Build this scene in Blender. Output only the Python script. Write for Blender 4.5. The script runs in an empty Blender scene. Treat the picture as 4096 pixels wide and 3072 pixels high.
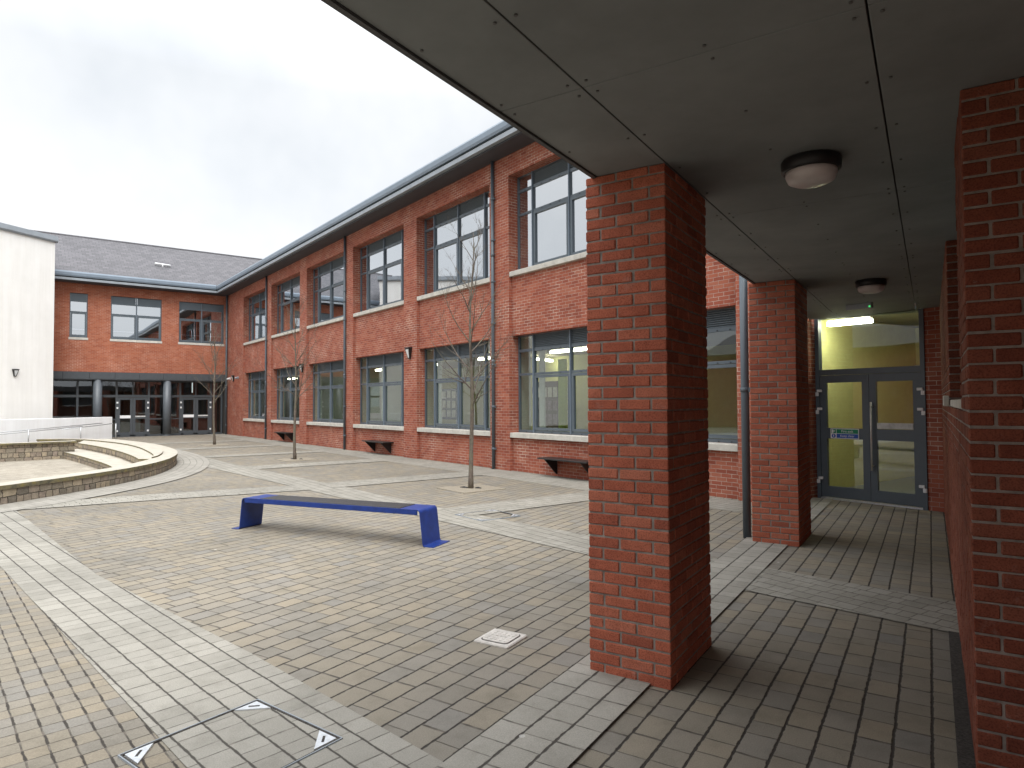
import bpy, bmesh, math, random
from mathutils import Vector, Matrix
random.seed(7)
R = math.radians
SC = bpy.context.scene
COL = SC.collection

# ------------------------------------------------------------------ camera
# world: x runs along the long brick wing (0 = inner corner), y points into the wing, z up
CAM = Vector((42.3, -10.46, 1.77))
YAW_R = Vector((.607, .795, 0)).normalized(); FWD = Vector((-.795, .607, 0)).normalized()
PITCH, ROLL = 0.02919, -0.005415
f = FWD * math.cos(PITCH) + Vector((0, 0, math.sin(PITCH)))
u = YAW_R.cross(f)
r2 = YAW_R * math.cos(ROLL) + u * math.sin(ROLL)
u2 = u * math.cos(ROLL) - YAW_R * math.sin(ROLL)
cam = bpy.data.cameras.new('camera'); cam.lens = 36 * 2635.8 / 4096; cam.sensor_width = 36
cam.clip_start = .05; cam.clip_end = 2000
co = bpy.data.objects.new('camera', cam); COL.objects.link(co)
co.matrix_world = Matrix((( r2.x, u2.x, -f.x, CAM.x), (r2.y, u2.y, -f.y, CAM.y), (r2.z, u2.z, -f.z, CAM.z), (0, 0, 0, 1)))
SC.camera = co

# ------------------------------------------------------------------ sky, sun, exposure
SUN_EL, SUN_AZ = R(55), R(112)
w = bpy.data.worlds.new('World'); SC.world = w; w.use_nodes = True
nt = w.node_tree; nt.nodes.clear()
def N(t, typ, **kw):
    n = t.nodes.new(typ)
    for k, v in kw.items():
        if k.startswith('i_'):
            key = k[2:]
            key = int(key) if key.isdigit() else key.replace('_', ' ')
            n.inputs[key].default_value = v
        else: setattr(n, k, v)
    return n
sky = N(nt, 'ShaderNodeTexSky', sky_type='NISHITA', sun_disc=False, sun_elevation=SUN_EL, sun_rotation=SUN_AZ,
        altitude=50, air_density=1.0, dust_density=4.0, ozone_density=1.0)
hs = N(nt, 'ShaderNodeHueSaturation', i_Saturation=.16, i_Value=1.0)
nt.links.new(sky.outputs[0], hs.inputs['Color'])
tc = N(nt, 'ShaderNodeTexCoord')
cl = N(nt, 'ShaderNodeTexNoise', i_Scale=2.2, i_Detail=5.0, i_Roughness=.55)
nt.links.new(tc.outputs['Generated'], cl.inputs['Vector'])
cr = N(nt, 'ShaderNodeValToRGB')
cr.color_ramp.elements[0].position = .35; cr.color_ramp.elements[0].color = (6.0, 6.4, 6.85, 1)
cr.color_ramp.elements[1].position = .68; cr.color_ramp.elements[1].color = (8.8, 8.9, 9.0, 1)
nt.links.new(cl.outputs[0], cr.inputs[0])
mx = N(nt, 'ShaderNodeMixRGB', i_Fac=.72)
nt.links.new(hs.outputs[0], mx.inputs[1]); nt.links.new(cr.outputs[0], mx.inputs[2])
# an overcast sky is brighter overhead than near the horizon
sx = N(nt, 'ShaderNodeSeparateXYZ'); nt.links.new(tc.outputs['Generated'], sx.inputs[0])
mr = N(nt, 'ShaderNodeMapRange', i_1=.42, i_2=1.0, i_3=.645, i_4=2.15); nt.links.new(sx.outputs[2], mr.inputs[0])
ml = N(nt, 'ShaderNodeMixRGB', blend_type='MULTIPLY', i_Fac=1.0)
nt.links.new(mx.outputs[0], ml.inputs[1]); nt.links.new(mr.outputs[0], ml.inputs[2])
bg = N(nt, 'ShaderNodeBackground', i_Strength=.14)
nt.links.new(ml.outputs[0], bg.inputs[0])
wo = N(nt, 'ShaderNodeOutputWorld'); nt.links.new(bg.outputs[0], wo.inputs[0])
sl = bpy.data.lights.new('sun', 'SUN'); sl.energy = 1.2; sl.angle = R(35); sl.color = (1, .97, .92)
so = bpy.data.objects.new('sun', sl); COL.objects.link(so)
# direction the light comes from (same bearing as the sky's sun)
sd = Vector((math.sin(SUN_AZ) * math.cos(SUN_EL), math.cos(SUN_AZ) * math.cos(SUN_EL), math.sin(SUN_EL)))
so.rotation_euler = sd.to_track_quat('Z', 'Y').to_euler(); so.location = (20, -30, 40)
vs = SC.view_settings
vs.view_transform = 'Standard'; vs.look = 'None'; vs.gamma = 1; vs.use_curve_mapping = False; vs.exposure = .78
SC.cycles.max_bounces = 8; SC.cycles.transparent_max_bounces = 16; SC.cycles.use_denoising = True
SC.cycles.diffuse_bounces = 5; SC.cycles.caustics_reflective = False; SC.cycles.caustics_refractive = False
SC.cycles.sample_clamp_indirect = 6

# ------------------------------------------------------------------ materials
def mat(name):
    m = bpy.data.materials.new(name); m.use_nodes = True
    t = m.node_tree; b = t.nodes['Principled BSDF']
    return m, t, b
def L(t, a, b): t.links.new(a, b)
def ramp(t, fac, stops, interp='LINEAR'):
    n = t.nodes.new('ShaderNodeValToRGB'); n.color_ramp.interpolation = interp
    e = n.color_ramp.elements
    while len(e) < len(stops): e.new(.5)
    for i, (p, c) in enumerate(stops): e[i].position = p; e[i].color = (*c, 1)
    L(t, fac, n.inputs[0]); return n
def plain(name, col, rough=.6, metal=0., var=.12, scale=6., bump=0., bscale=60., spec=.5, vec='Object'):
    m, t, b = mat(name)
    tc = N(t, 'ShaderNodeTexCoord')
    n = N(t, 'ShaderNodeTexNoise', i_Scale=scale, i_Detail=5.0, i_Roughness=.6)
    L(t, tc.outputs[vec], n.inputs['Vector'])
    lo = tuple(c * (1 - var) for c in col); hi = tuple(min(1, c * (1 + var)) for c in col)
    rp = ramp(t, n.outputs[0], [(.3, lo), (.7, hi)])
    L(t, rp.outputs[0], b.inputs['Base Color'])
    b.inputs['Roughness'].default_value = rough; b.inputs['Metallic'].default_value = metal
    b.inputs['Specular IOR Level'].default_value = spec
    if bump:
        n2 = N(t, 'ShaderNodeTexNoise', i_Scale=bscale, i_Detail=4.0)
        L(t, tc.outputs[vec], n2.inputs['Vector'])
        bp = N(t, 'ShaderNodeBump', i_Strength=bump, i_Distance=.01)
        L(t, n2.outputs[0], bp.inputs['Height']); L(t, bp.outputs[0], b.inputs['Normal'])
    return m
def math_n(t, op, a, b=None, c=None):
    n = t.nodes.new('ShaderNodeMath'); n.operation = op
    for i, x in enumerate((a, b, c)):
        if x is None: continue
        if isinstance(x, (int, float)): n.inputs[i].default_value = x
        else: L(t, x, n.inputs[i])
    return n.outputs[0]
def mixc(t, fac, a, b, blend='MIX'):
    n = t.nodes.new('ShaderNodeMixRGB'); n.blend_type = blend
    for i, x in enumerate((fac, a, b)):
        if isinstance(x, (int, float)): n.inputs[i].default_value = x
        elif isinstance(x, tuple): n.inputs[i].default_value = (*x, 1)
        else: L(t, x, n.inputs[i])
    return n.outputs[0]

def brick_wall(name, stops, mortar, bw=.225, rh=.075, ms=.005, efflo=0.3, bump=.5):
    m, t, b = mat(name)
    uv = N(t, 'ShaderNodeUVMap')
    br = N(t, 'ShaderNodeTexBrick', offset=.5, i_Scale=1.0, i_Mortar_Size=ms, i_Mortar_Smooth=.35, i_Bias=0.0,
           i_Brick_Width=bw, i_Row_Height=rh)
    wob = N(t, 'ShaderNodeTexNoise', i_Scale=18.0, i_Detail=2.0)
    L(t, uv.outputs[0], wob.inputs['Vector'])
    ad = N(t, 'ShaderNodeVectorMath', operation='MULTIPLY_ADD'); ad.inputs[1].default_value = (.006, .006, 0)
    L(t, wob.outputs['Color'], ad.inputs[0]); L(t, uv.outputs[0], ad.inputs[2])
    L(t, ad.outputs[0], br.inputs['Vector'])
    br.inputs['Color1'].default_value = (0, 0, 0, 1); br.inputs['Color2'].default_value = (1, 1, 1, 1)
    br.inputs['Mortar'].default_value = (.5, .5, .5, 1)
    rp = ramp(t, br.outputs['Color'], stops)
    n = N(t, 'ShaderNodeTexNoise', i_Scale=.7, i_Detail=6.0, i_Roughness=.65)
    L(t, uv.outputs[0], n.inputs['Vector'])
    c1 = mixc(t, .55, rp.outputs[0], ramp(t, n.outputs[0], [(.3, (.78, .76, .76)), (.7, (1.18, 1.18, 1.18))]).outputs[0], 'MULTIPLY')
    n3 = N(t, 'ShaderNodeTexNoise', i_Scale=90.0, i_Detail=3.0)
    L(t, uv.outputs[0], n3.inputs['Vector'])
    c1 = mixc(t, .5, c1, ramp(t, n3.outputs[0], [(.3, (.75, .75, .75)), (.7, (1.2, 1.2, 1.2))]).outputs[0], 'MULTIPLY')
    n4 = N(t, 'ShaderNodeTexNoise', i_Scale=1.1, i_Detail=7.0, i_Roughness=.7)
    L(t, uv.outputs[0], n4.inputs['Vector'])
    ef = ramp(t, n4.outputs[0], [(.48, (0, 0, 0)), (.68, (1, 1, 1))])
    mor = mixc(t, ef.outputs[0], mortar, tuple(min(.75, c * 2.2 * (1 + efflo)) for c in mortar))
    c2 = mixc(t, math_n(t, 'MULTIPLY', ef.outputs[0], .16 * efflo), c1, (.6, .55, .5))
    cc = mixc(t, br.outputs['Fac'], c2, mor)
    L(t, cc, b.inputs['Base Color']); b.inputs['Roughness'].default_value = .85
    b.inputs['Specular IOR Level'].default_value = .25
    hh = math_n(t, 'ADD', math_n(t, 'MULTIPLY', br.outputs['Fac'], -1.0), math_n(t, 'MULTIPLY', n3.outputs[0], .5))
    bp = N(t, 'ShaderNodeBump', i_Strength=bump, i_Distance=.008)
    L(t, hh, bp.inputs['Height']); L(t, bp.outputs[0], b.inputs['Normal'])
    return m

RED = [(0, (.245, .066, .041)), (.35, (.30, .082, .049)), (.7, (.335, .10, .058)), (1, (.36, .128, .08))]
M = {}
M['brick'] = brick_wall('red_brick', RED, (.34, .24, .20), ms=.0052, bump=.3)
ORANGE = [(0, (.30, .088, .046)), (.5, (.35, .107, .055)), (1, (.39, .135, .074))]
M['brick_o'] = brick_wall('orange_brick', ORANGE, (.30, .22, .18), efflo=.2)

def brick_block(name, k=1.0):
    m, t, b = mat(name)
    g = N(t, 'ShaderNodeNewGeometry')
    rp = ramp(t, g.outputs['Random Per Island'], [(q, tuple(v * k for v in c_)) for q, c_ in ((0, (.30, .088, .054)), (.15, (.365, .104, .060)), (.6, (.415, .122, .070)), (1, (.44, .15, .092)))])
    tc = N(t, 'ShaderNodeTexCoord')
    n = N(t, 'ShaderNodeTexNoise', i_Scale=9.0, i_Detail=6.0, i_Roughness=.7); L(t, tc.outputs['Object'], n.inputs['Vector'])
    n2 = N(t, 'ShaderNodeTexNoise', i_Scale=120.0, i_Detail=3.0); L(t, tc.outputs['Object'], n2.inputs['Vector'])
    c = mixc(t, .6, rp.outputs[0], ramp(t, n.outputs[0], [(.3, (.7, .66, .66)), (.7, (1.25, 1.28, 1.3))]).outputs[0], 'MULTIPLY')
    c = mixc(t, .7, c, ramp(t, n2.outputs[0], [(.36, (.45, .42, .42)), (.5, (1, 1, 1)), (.75, (1.15, 1.15, 1.15))]).outputs[0], 'MULTIPLY')
    n6 = N(t, 'ShaderNodeTexNoise', i_Scale=26.0, i_Detail=5.0, i_Roughness=.7); L(t, tc.outputs['Object'], n6.inputs['Vector'])
    c = mixc(t, math_n(t, 'MULTIPLY', ramp(t, n6.outputs[0], [(.66, (0, 0, 0)), (.72, (1, 1, 1))]).outputs[0], .35), c, (.33, .25, .21))
    n5 = N(t, 'ShaderNodeTexNoise', i_Scale=5.0, i_Detail=8.0, i_Roughness=.75); L(t, tc.outputs['Object'], n5.inputs['Vector'])
    c = mixc(t, math_n(t, 'MULTIPLY', ramp(t, n5.outputs[0], [(.6, (0, 0, 0)), (.75, (1, 1, 1))]).outputs[0], .3), c, (.45, .36, .32))
    L(t, c, b.inputs['Base Color']); b.inputs['Roughness'].default_value = .85; b.inputs['Specular IOR Level'].default_value = .25
    bp = N(t, 'ShaderNodeBump', i_Strength=.45, i_Distance=.004)
    L(t, math_n(t, 'ADD', n2.outputs[0], n.outputs[0]), bp.inputs['Height']); L(t, bp.outputs[0], b.inputs['Normal'])
    return m
M['block'] = brick_block('laid_brick'); M['block_shaded'] = brick_block('shaded_laid_brick', .50)  # second one: same brick darkened, walkway shade put into its colour
M['mortar'] = plain('mortar', (.25, .225, .20), .95, var=.35, scale=14, bump=.6, bscale=150)

def N_sep(t, c):
    n = t.nodes.new('ShaderNodeSeparateColor'); L(t, c, n.inputs[0]); return n.outputs[0]
def paver(name, rot, rh, bw, stops, joint, ms=.006, rough=.85, rnd=True, bump=.6, wide=.007, wdir='row'):
    m, t, b = mat(name)
    tc = N(t, 'ShaderNodeTexCoord')
    mp = N(t, 'ShaderNodeMapping'); mp.inputs['Rotation'].default_value = (0, 0, -rot)
    L(t, tc.outputs['Object'], mp.inputs[0])
    wn0 = N(t, 'ShaderNodeTexNoise', i_Scale=7.0, i_Detail=2.0); L(t, mp.outputs[0], wn0.inputs['Vector'])
    wv = N(t, 'ShaderNodeVectorMath', operation='MULTIPLY_ADD'); wv.inputs[1].default_value = (.012, .012, 0)
    L(t, wn0.outputs['Color'], wv.inputs[0]); L(t, mp.outputs[0], wv.inputs[2])
    s = N(t, 'ShaderNodeSeparateXYZ'); L(t, wv.outputs[0], s.inputs[0])
    row = math_n(t, 'FLOOR', math_n(t, 'DIVIDE', s.outputs[1], rh))
    wn = N(t, 'ShaderNodeTexWhiteNoise', noise_dimensions='1D'); L(t, row, wn.inputs['W'])
    x = s.outputs[0]
    if rnd:
        x = math_n(t, 'ADD', x, math_n(t, 'MULTIPLY', wn.outputs['Value'], bw * 7))
        # uneven block lengths along a course
        sn = math_n(t, 'SINE', math_n(t, 'ADD', math_n(t, 'MULTIPLY', x, 2 * math.pi / (bw * 3)), math_n(t, 'MULTIPLY', row, 2.1)))
        x = math_n(t, 'ADD', x, math_n(t, 'MULTIPLY', sn, bw * .17))
    cmb = N(t, 'ShaderNodeCombineXYZ'); L(t, x, cmb.inputs[0]); L(t, s.outputs[1], cmb.inputs[1])
    br = N(t, 'ShaderNodeTexBrick', offset=(0.0 if rnd else .5), i_Scale=1.0, i_Mortar_Size=ms, i_Mortar_Smooth=.6, i_Bias=0.0,
           i_Brick_Width=bw, i_Row_Height=rh)
    br.inputs['Color1'].default_value = (0, 0, 0, 1); br.inputs['Color2'].default_value = (1, 1, 1, 1)
    br.inputs['Mortar'].default_value = (.5, .5, .5, 1)
    L(t, cmb.outputs[0], br.inputs['Vector'])
    rp = ramp(t, br.outputs['Color'], stops)
    big = N(t, 'ShaderNodeTexNoise', i_Scale=.45, i_Detail=5.0, i_Roughness=.6); L(t, mp.outputs[0], big.inputs['Vector'])
    c = mixc(t, .6, rp.outputs[0], ramp(t, big.outputs[0], [(.3, (.78, .78, .77)), (.7, (1.2, 1.19, 1.17))]).outputs[0], 'MULTIPLY')
    fine = N(t, 'ShaderNodeTexNoise', i_Scale=140.0, i_Detail=3.0); L(t, mp.outputs[0], fine.inputs['Vector'])
    c = mixc(t, .5, c, ramp(t, fine.outputs[0], [(.3, (.7, .7, .7)), (.7, (1.22, 1.22, 1.22))]).outputs[0], 'MULTIPLY')
    st = N(t, 'ShaderNodeTexNoise', i_Scale=3.2, i_Detail=7.0, i_Roughness=.7); L(t, mp.outputs[0], st.inputs['Vector'])
    c = mixc(t, .5, c, ramp(t, st.outputs[0], [(.34, (.68, .68, .66)), (.5, (1, 1, 1)), (.72, (1.14, 1.14, 1.14))]).outputs[0], 'MULTIPLY')
    # joints: partly sand filled, partly open and dark
    jn = N(t, 'ShaderNodeTexNoise', i_Scale=11.0, i_Detail=3.0); L(t, mp.outputs[0], jn.inputs['Vector'])
    jc = mixc(t, ramp(t, jn.outputs[0], [(.4, (0, 0, 0)), (.62, (1, 1, 1))]).outputs[0], joint, tuple(min(1, q * 4.2) for q in joint))
    # the joints running one way are wide, ragged and open
    if wdir == 'row': fr_ = math_n(t, 'FRACT', math_n(t, 'DIVIDE', s.outputs[1], rh)); per = rh
    else: fr_ = math_n(t, 'FRACT', math_n(t, 'ADD', math_n(t, 'DIVIDE', s.outputs[0], bw), math_n(t, 'MULTIPLY', math_n(t, 'FLOORED_MODULO', row, 2.0), .5))); per = bw
    dist = math_n(t, 'MULTIPLY', math_n(t, 'SUBTRACT', .5, math_n(t, 'ABSOLUTE', math_n(t, 'SUBTRACT', fr_, .5))), per)
    rg = N(t, 'ShaderNodeTexNoise', i_Scale=24.0, i_Detail=3.0); L(t, mp.outputs[0], rg.inputs['Vector'])
    hw = math_n(t, 'MULTIPLY', math_n(t, 'SUBTRACT', rg.outputs[0], .17), wide * 2.2)
    wm = math_n(t, 'SUBTRACT', 1.0, math_n(t, 'SMOOTH_MIN', math_n(t, 'MAXIMUM', math_n(t, 'DIVIDE', math_n(t, 'SUBTRACT', dist, hw), .004), 0.0), 1.0, .2))
    wm = math_n(t, 'MAXIMUM', wm, 0.0)
    if wdir == 'col':
        wm = math_n(t, 'MULTIPLY', wm, 1.0)
    cc = mixc(t, math_n(t, 'MULTIPLY', br.outputs['Fac'], .8), c, jc)
    cc = mixc(t, wm, cc, tuple(q * 1.3 for q in joint))
    # trodden gum and small pale spots
    vo = N(t, 'ShaderNodeTexVoronoi', i_Scale=1.4); L(t, mp.outputs[0], vo.inputs['Vector'])
    spot = math_n(t, 'MULTIPLY', math_n(t, 'LESS_THAN', vo.outputs['Distance'], .024), math_n(t, 'GREATER_THAN', N_sep(t, vo.outputs['Color']), .62))
    cc = mixc(t, math_n(t, 'MULTIPLY', spot, .55), cc, (.55, .53, .5))
    L(t, cc, b.inputs['Base Color']); b.inputs['Roughness'].default_value = rough; b.inputs['Specular IOR Level'].default_value = .3
    hh = math_n(t, 'ADD', math_n(t, 'MULTIPLY', math_n(t, 'MAXIMUM', br.outputs['Fac'], wm), -1.0), math_n(t, 'MULTIPLY', fine.outputs[0], .25))
    hh = math_n(t, 'ADD', hh, math_n(t, 'MULTIPLY', br.outputs['Color'], .22))
    bp = N(t, 'ShaderNodeBump', i_Strength=bump, i_Distance=.012)
    L(t, hh, bp.inputs['Height']); L(t, bp.outputs[0], b.inputs['Normal'])
    return m
FIELD = [(0, (.226, .200, .157)), (.2, (.197, .181, .154)), (.4, (.236, .207, .160)), (.6, (.204, .191, .169)), (.8, (.248, .213, .160)), (1, (.224, .200, .160))]
LIGHT = [(0, (.255, .242, .21)), (.5, (.283, .268, .234)), (1, (.31, .294, .258))]
CANROT = R(20.23)
LIGHT2 = [(0, (.245, .232, .20)), (.5, (.27, .256, .222)), (1, (.295, .28, .245))]
M['pave'] = paver('courtyard_pavers', CANROT + R(90), .17, .205, FIELD, (.03, .026, .022), ms=.007)
M['pave_side'] = paver('side_pavers', R(95), .125, .215, FIELD, (.035, .03, .025), rnd=False, ms=.0055, wide=.0055, wdir='col')
M['band_x'] = paver('light_band_pavers', R(-1.5), .17, .135, LIGHT2, (.06, .054, .045), wide=.004)
M['band_y'] = paver('light_cross_band_pavers', R(90), .17, .135, LIGHT2, (.06, .054, .045), wide=.004)
M['band_near'] = paver('light_near_band_pavers', R(8.5), .172, .15, LIGHT, (.05, .045, .038), ms=.0055, wide=.005)
M['band_can'] = paver('light_strip_pavers', CANROT + R(90), .19, .19, LIGHT, (.045, .04, .034), ms=.006, wide=.007)
M['pave_sunk'] = paver('buff_pavers', R(35), .11, .21, [(0, (.30, .27, .22)), (1, (.38, .345, .285))], (.12, .10, .08), rnd=False)
M['ground'] = plain('outer_ground', (.22, .20, .17), .9, scale=1.5, bump=.4)
M['gravel'] = plain('resin_gravel', (.255, .222, .17), .95, var=.45, scale=70, bump=1.0, bscale=110)
M['soil'] = plain('grit', (.05, .045, .04), .95, var=.6, scale=60, bump=1., bscale=90)
M['sill'] = plain('cast_stone', (.50, .48, .43), .8, var=.18, scale=5, bump=.2)
def streaked(name, col):
    m = plain(name, col, .9, var=.03, scale=1.2, bump=.12, bscale=160); t = m.node_tree; b = t.nodes['Principled BSDF']
    tc = N(t, 'ShaderNodeTexCoord'); mp = N(t, 'ShaderNodeMapping'); mp.inputs['Scale'].default_value = (2.2, 2.2, .12); L(t, tc.outputs['Object'], mp.inputs[0])
    n = N(t, 'ShaderNodeTexNoise', i_Scale=1.6, i_Detail=6.0, i_Roughness=.7); L(t, mp.outputs[0], n.inputs['Vector'])
    old = b.inputs['Base Color'].links[0].from_socket
    c = mixc(t, .8, old, ramp(t, n.outputs[0], [(.3, (.9, .895, .88)), (.6, (1, 1, 1))]).outputs[0], 'MULTIPLY'); L(t, c, b.inputs['Base Color']); return m
M['render'] = streaked('cream_render', (.87, .86, .83))
M['white'] = streaked('white_render', (.86, .87, .88))
M['grey'] = plain('anthracite_frame', (.085, .108, .128), .42, var=.08, scale=3)
M['greyd'] = plain('dark_grey_cladding', (.058, .066, .074), .5, var=.08)
M['greyc'] = plain('grey_column_paint', (.10, .114, .128), .45, var=.08)
M['greyl'] = plain('blue_grey_cladding', (.155, .195, .24), .4, var=.10, scale=2)
M['greym'] = plain('mid_grey_gutter', (.27, .30, .33), .4, var=.12, scale=3)
M['eave'] = plain('eaves_board', (.045, .047, .054), .6, var=.1, scale=3)
M['louvre'] = plain('louvre_blade', (.15, .18, .205), .45, var=.06)
M['black'] = plain('black_metal', (.014, .013, .013), .4, var=.3)
M['plastic_b'] = plain('black_plastic', (.012, .012, .013), .5, var=.2)
M['steel'] = plain('brushed_steel', (.66, .64, .60), .35, .35, var=.08, scale=20)
M['galv'] = plain('galvanised_steel', (.62, .64, .66), .45, .7, var=.15, scale=30)
M['hinge'] = plain('white_hinge', (.75, .76, .76), .4, var=.04)
M['blue'] = plain('blue_powder_coat', (.007, .03, .175), .42, var=.22, scale=9, bump=.04, bscale=200)
M['seat'] = plain('dark_perforated_seat', (.035, .034, .036), .5, var=.35, scale=30)
M['roof'] = None
M['soffit'] = plain('cement_board', (.195, .21, .21), .75, var=.16, scale=1.6, bump=.05, bscale=30)
M['bolt'] = plain('dull_fixing', (.09, .092, .09), .6)
M['fascia'] = plain('dark_fascia', (.06, .06, .062), .6)
M['concrete'] = plain('pale_concrete', (.50, .47, .43), .9, var=.2, scale=16, bump=.5, bscale=120)
M['concrete_g'] = plain('grey_concrete', (.32, .32, .30), .9, var=.2, scale=6, bump=.3)
M['coping'] = plain('sandstone_coping', (.40, .37, .31), .9, var=.16, scale=3.5, bump=.3)
M['int_olive'] = plain('olive_yellow_wall', (.52, .51, .23), .8, var=.05)
M['int_pale'] = plain('pale_plaster', (.46, .47, .40), .85, var=.04)
M['int_dark'] = plain('dark_lobby', (.045, .04, .036), .8, var=.05)
M['int_floor'] = plain('vinyl_floor', (.16, .17, .17), .35, var=.1)
M['int_ceil'] = plain('ceiling_tile', (.40, .36, .28), .9, var=.05)
M['int_up'] = plain('upper_room_wall', (.30, .29, .27), .85, var=.08)
M['int_red'] = plain('red_room_wall', (.22, .035, .03), .8)
M['lime'] = plain('lime_curtain', (.32, .45, .06), .9, var=.15, scale=12)
M['curtain'] = plain('pale_curtain', (.62, .62, .58), .9, var=.08, scale=12)
M['board'] = plain('blue_grey_board', (.07, .10, .13), .8)
M['paper'] = plain('pinned_paper', (.55, .55, .53), .9, var=.25, scale=9)
M['ink'] = plain('dark_letter', (.02, .03, .02), .8)
M['sgreen'] = plain('sign_green', (.0, .22, .10), .5, var=.03)
M['sblue'] = plain('sign_blue', (.02, .09, .42), .5, var=.03)
M['swhite'] = plain('sign_white', (.8, .8, .8), .5, var=.02)
M['brown'] = plain('brown_plate', (.16, .09, .05), .7)

def roofmat():
    m, t, b = mat('roof_tiles')
    uv = N(t, 'ShaderNodeUVMap')
    br = N(t, 'ShaderNodeTexBrick', offset=.5, i_Scale=1.0, i_Mortar_Size=.012, i_Mortar_Smooth=.8, i_Bias=0.0, i_Brick_Width=.33, i_Row_Height=.27)
    L(t, uv.outputs[0], br.inputs['Vector'])
    br.inputs['Color1'].default_value = (.095, .093, .10, 1); br.inputs['Color2'].default_value = (.135, .13, .14, 1)
    br.inputs['Mortar'].default_value = (.05, .045, .05, 1)
    n = N(t, 'ShaderNodeTexNoise', i_Scale=.5, i_Detail=5.0); L(t, uv.outputs[0], n.inputs['Vector'])
    c = mixc(t, .5, br.outputs['Color'], ramp(t, n.outputs[0], [(.3, (.92, .92, .92)), (.7, (1.08, 1.08, 1.08))]).outputs[0], 'MULTIPLY')
    L(t, c, b.inputs['Base Color']); b.inputs['Roughness'].default_value = .8
    bp = N(t, 'ShaderNodeBump', i_Strength=.6, i_Distance=.02)
    L(t, math_n(t, 'MULTIPLY', br.outputs['Fac'], -1.), bp.inputs['Height']); L(t, bp.outputs[0], b.inputs['Normal'])
    return m
M['roof'] = roofmat()
def stonemat():
    m, t, b = mat('walling_stone')
    uv = N(t, 'ShaderNodeUVMap')
    br = N(t, 'ShaderNodeTexBrick', offset=.43, i_Scale=1.0, i_Mortar_Size=.010, i_Mortar_Smooth=.7, i_Bias=0.0, i_Brick_Width=.26, i_Row_Height=.17)
    br.squash = .62; br.squash_frequency = 2
    wob = N(t, 'ShaderNodeTexNoise', i_Scale=6.0, i_Detail=3.0); L(t, uv.outputs[0], wob.inputs['Vector'])
    ad = N(t, 'ShaderNodeVectorMath', operation='MULTIPLY_ADD'); ad.inputs[1].default_value = (.13, .07, 0)
    L(t, wob.outputs['Color'], ad.inputs[0]); L(t, uv.outputs[0], ad.inputs[2]); L(t, ad.outputs[0], br.inputs['Vector'])
    br.inputs['Color1'].default_value = (0, 0, 0, 1); br.inputs['Color2'].default_value = (1, 1, 1, 1)
    rp = ramp(t, br.outputs['Color'], [(0, (.17, .15, .125)), (.3, (.30, .26, .20)), (.55, (.26, .215, .18)), (.8, (.37, .31, .225)), (1, (.20, .18, .155))])
    n = N(t, 'ShaderNodeTexNoise', i_Scale=9.0, i_Detail=7.0, i_Roughness=.7); L(t, uv.outputs[0], n.inputs['Vector'])
    c = mixc(t, .8, rp.outputs[0], ramp(t, n.outputs[0], [(.3, (.6, .6, .58)), (.7, (1.35, 1.33, 1.28))]).outputs[0], 'MULTIPLY')
    cc = mixc(t, br.outputs['Fac'], c, (.075, .066, .055))
    L(t, cc, b.inputs['Base Color']); b.inputs['Roughness'].default_value = .95; b.inputs['Specular IOR Level'].default_value = .2
    bp = N(t, 'ShaderNodeBump', i_Strength=.8, i_Distance=.03)
    L(t, math_n(t, 'ADD', math_n(t, 'MULTIPLY', br.outputs['Fac'], -1.), n.outputs[0]), bp.inputs['Height']); L(t, bp.outputs[0], b.inputs['Normal'])
    return m
M['stone'] = stonemat()
def mossmat():
    m, t, b = mat('mossy_coping_edge')
    tc = N(t, 'ShaderNodeTexCoord')
    n = N(t, 'ShaderNodeTexNoise', i_Scale=6.0, i_Detail=6.0, i_Roughness=.7); L(t, tc.outputs['Object'], n.inputs['Vector'])
    rp = ramp(t, n.outputs[0], [(.3, (.06, .055, .04)), (.5, (.15, .13, .075)), (.62, (.20, .16, .05)), (.75, (.27, .23, .17))])
    L(t, rp.outputs[0], b.inputs['Base Color']); b.inputs['Roughness'].default_value = .95
    bp = N(t, 'ShaderNodeBump', i_Strength=.8, i_Distance=.02); L(t, n.outputs[0], bp.inputs['Height']); L(t, bp.outputs[0], b.inputs['Normal'])
    return m
M['moss'] = mossmat()
def barkmat():
    m, t, b = mat('young_bark')
    tc = N(t, 'ShaderNodeTexCoord')
    mp = N(t, 'ShaderNodeMapping'); mp.inputs['Scale'].default_value = (1, 1, .35); L(t, tc.outputs['Object'], mp.inputs[0])
    n = N(t, 'ShaderNodeTexNoise', i_Scale=40.0, i_Detail=6.0, i_Roughness=.7); L(t, mp.outputs[0], n.inputs['Vector'])
    rp = ramp(t, n.outputs[0], [(.3, (.05, .04, .033)), (.5, (.115, .092, .074)), (.7, (.20, .17, .14))])
    n2 = N(t, 'ShaderNodeTexNoise', i_Scale=5.0, i_Detail=3.0); L(t, tc.outputs['Object'], n2.inputs['Vector'])
    c = mixc(t, ramp(t, n2.outputs[0], [(.45, (0, 0, 0)), (.65, (1, 1, 1))]).outputs[0], rp.outputs[0], (.13, .118, .08))
    L(t, c, b.inputs['Base Color']); b.inputs['Roughness'].default_value = .9
    bp = N(t, 'ShaderNodeBump', i_Strength=.7, i_Distance=.006); L(t, n.outputs[0], bp.inputs['Height']); L(t, bp.outputs[0], b.inputs['Normal'])
    return m
M['bark'] = barkmat()
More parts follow.
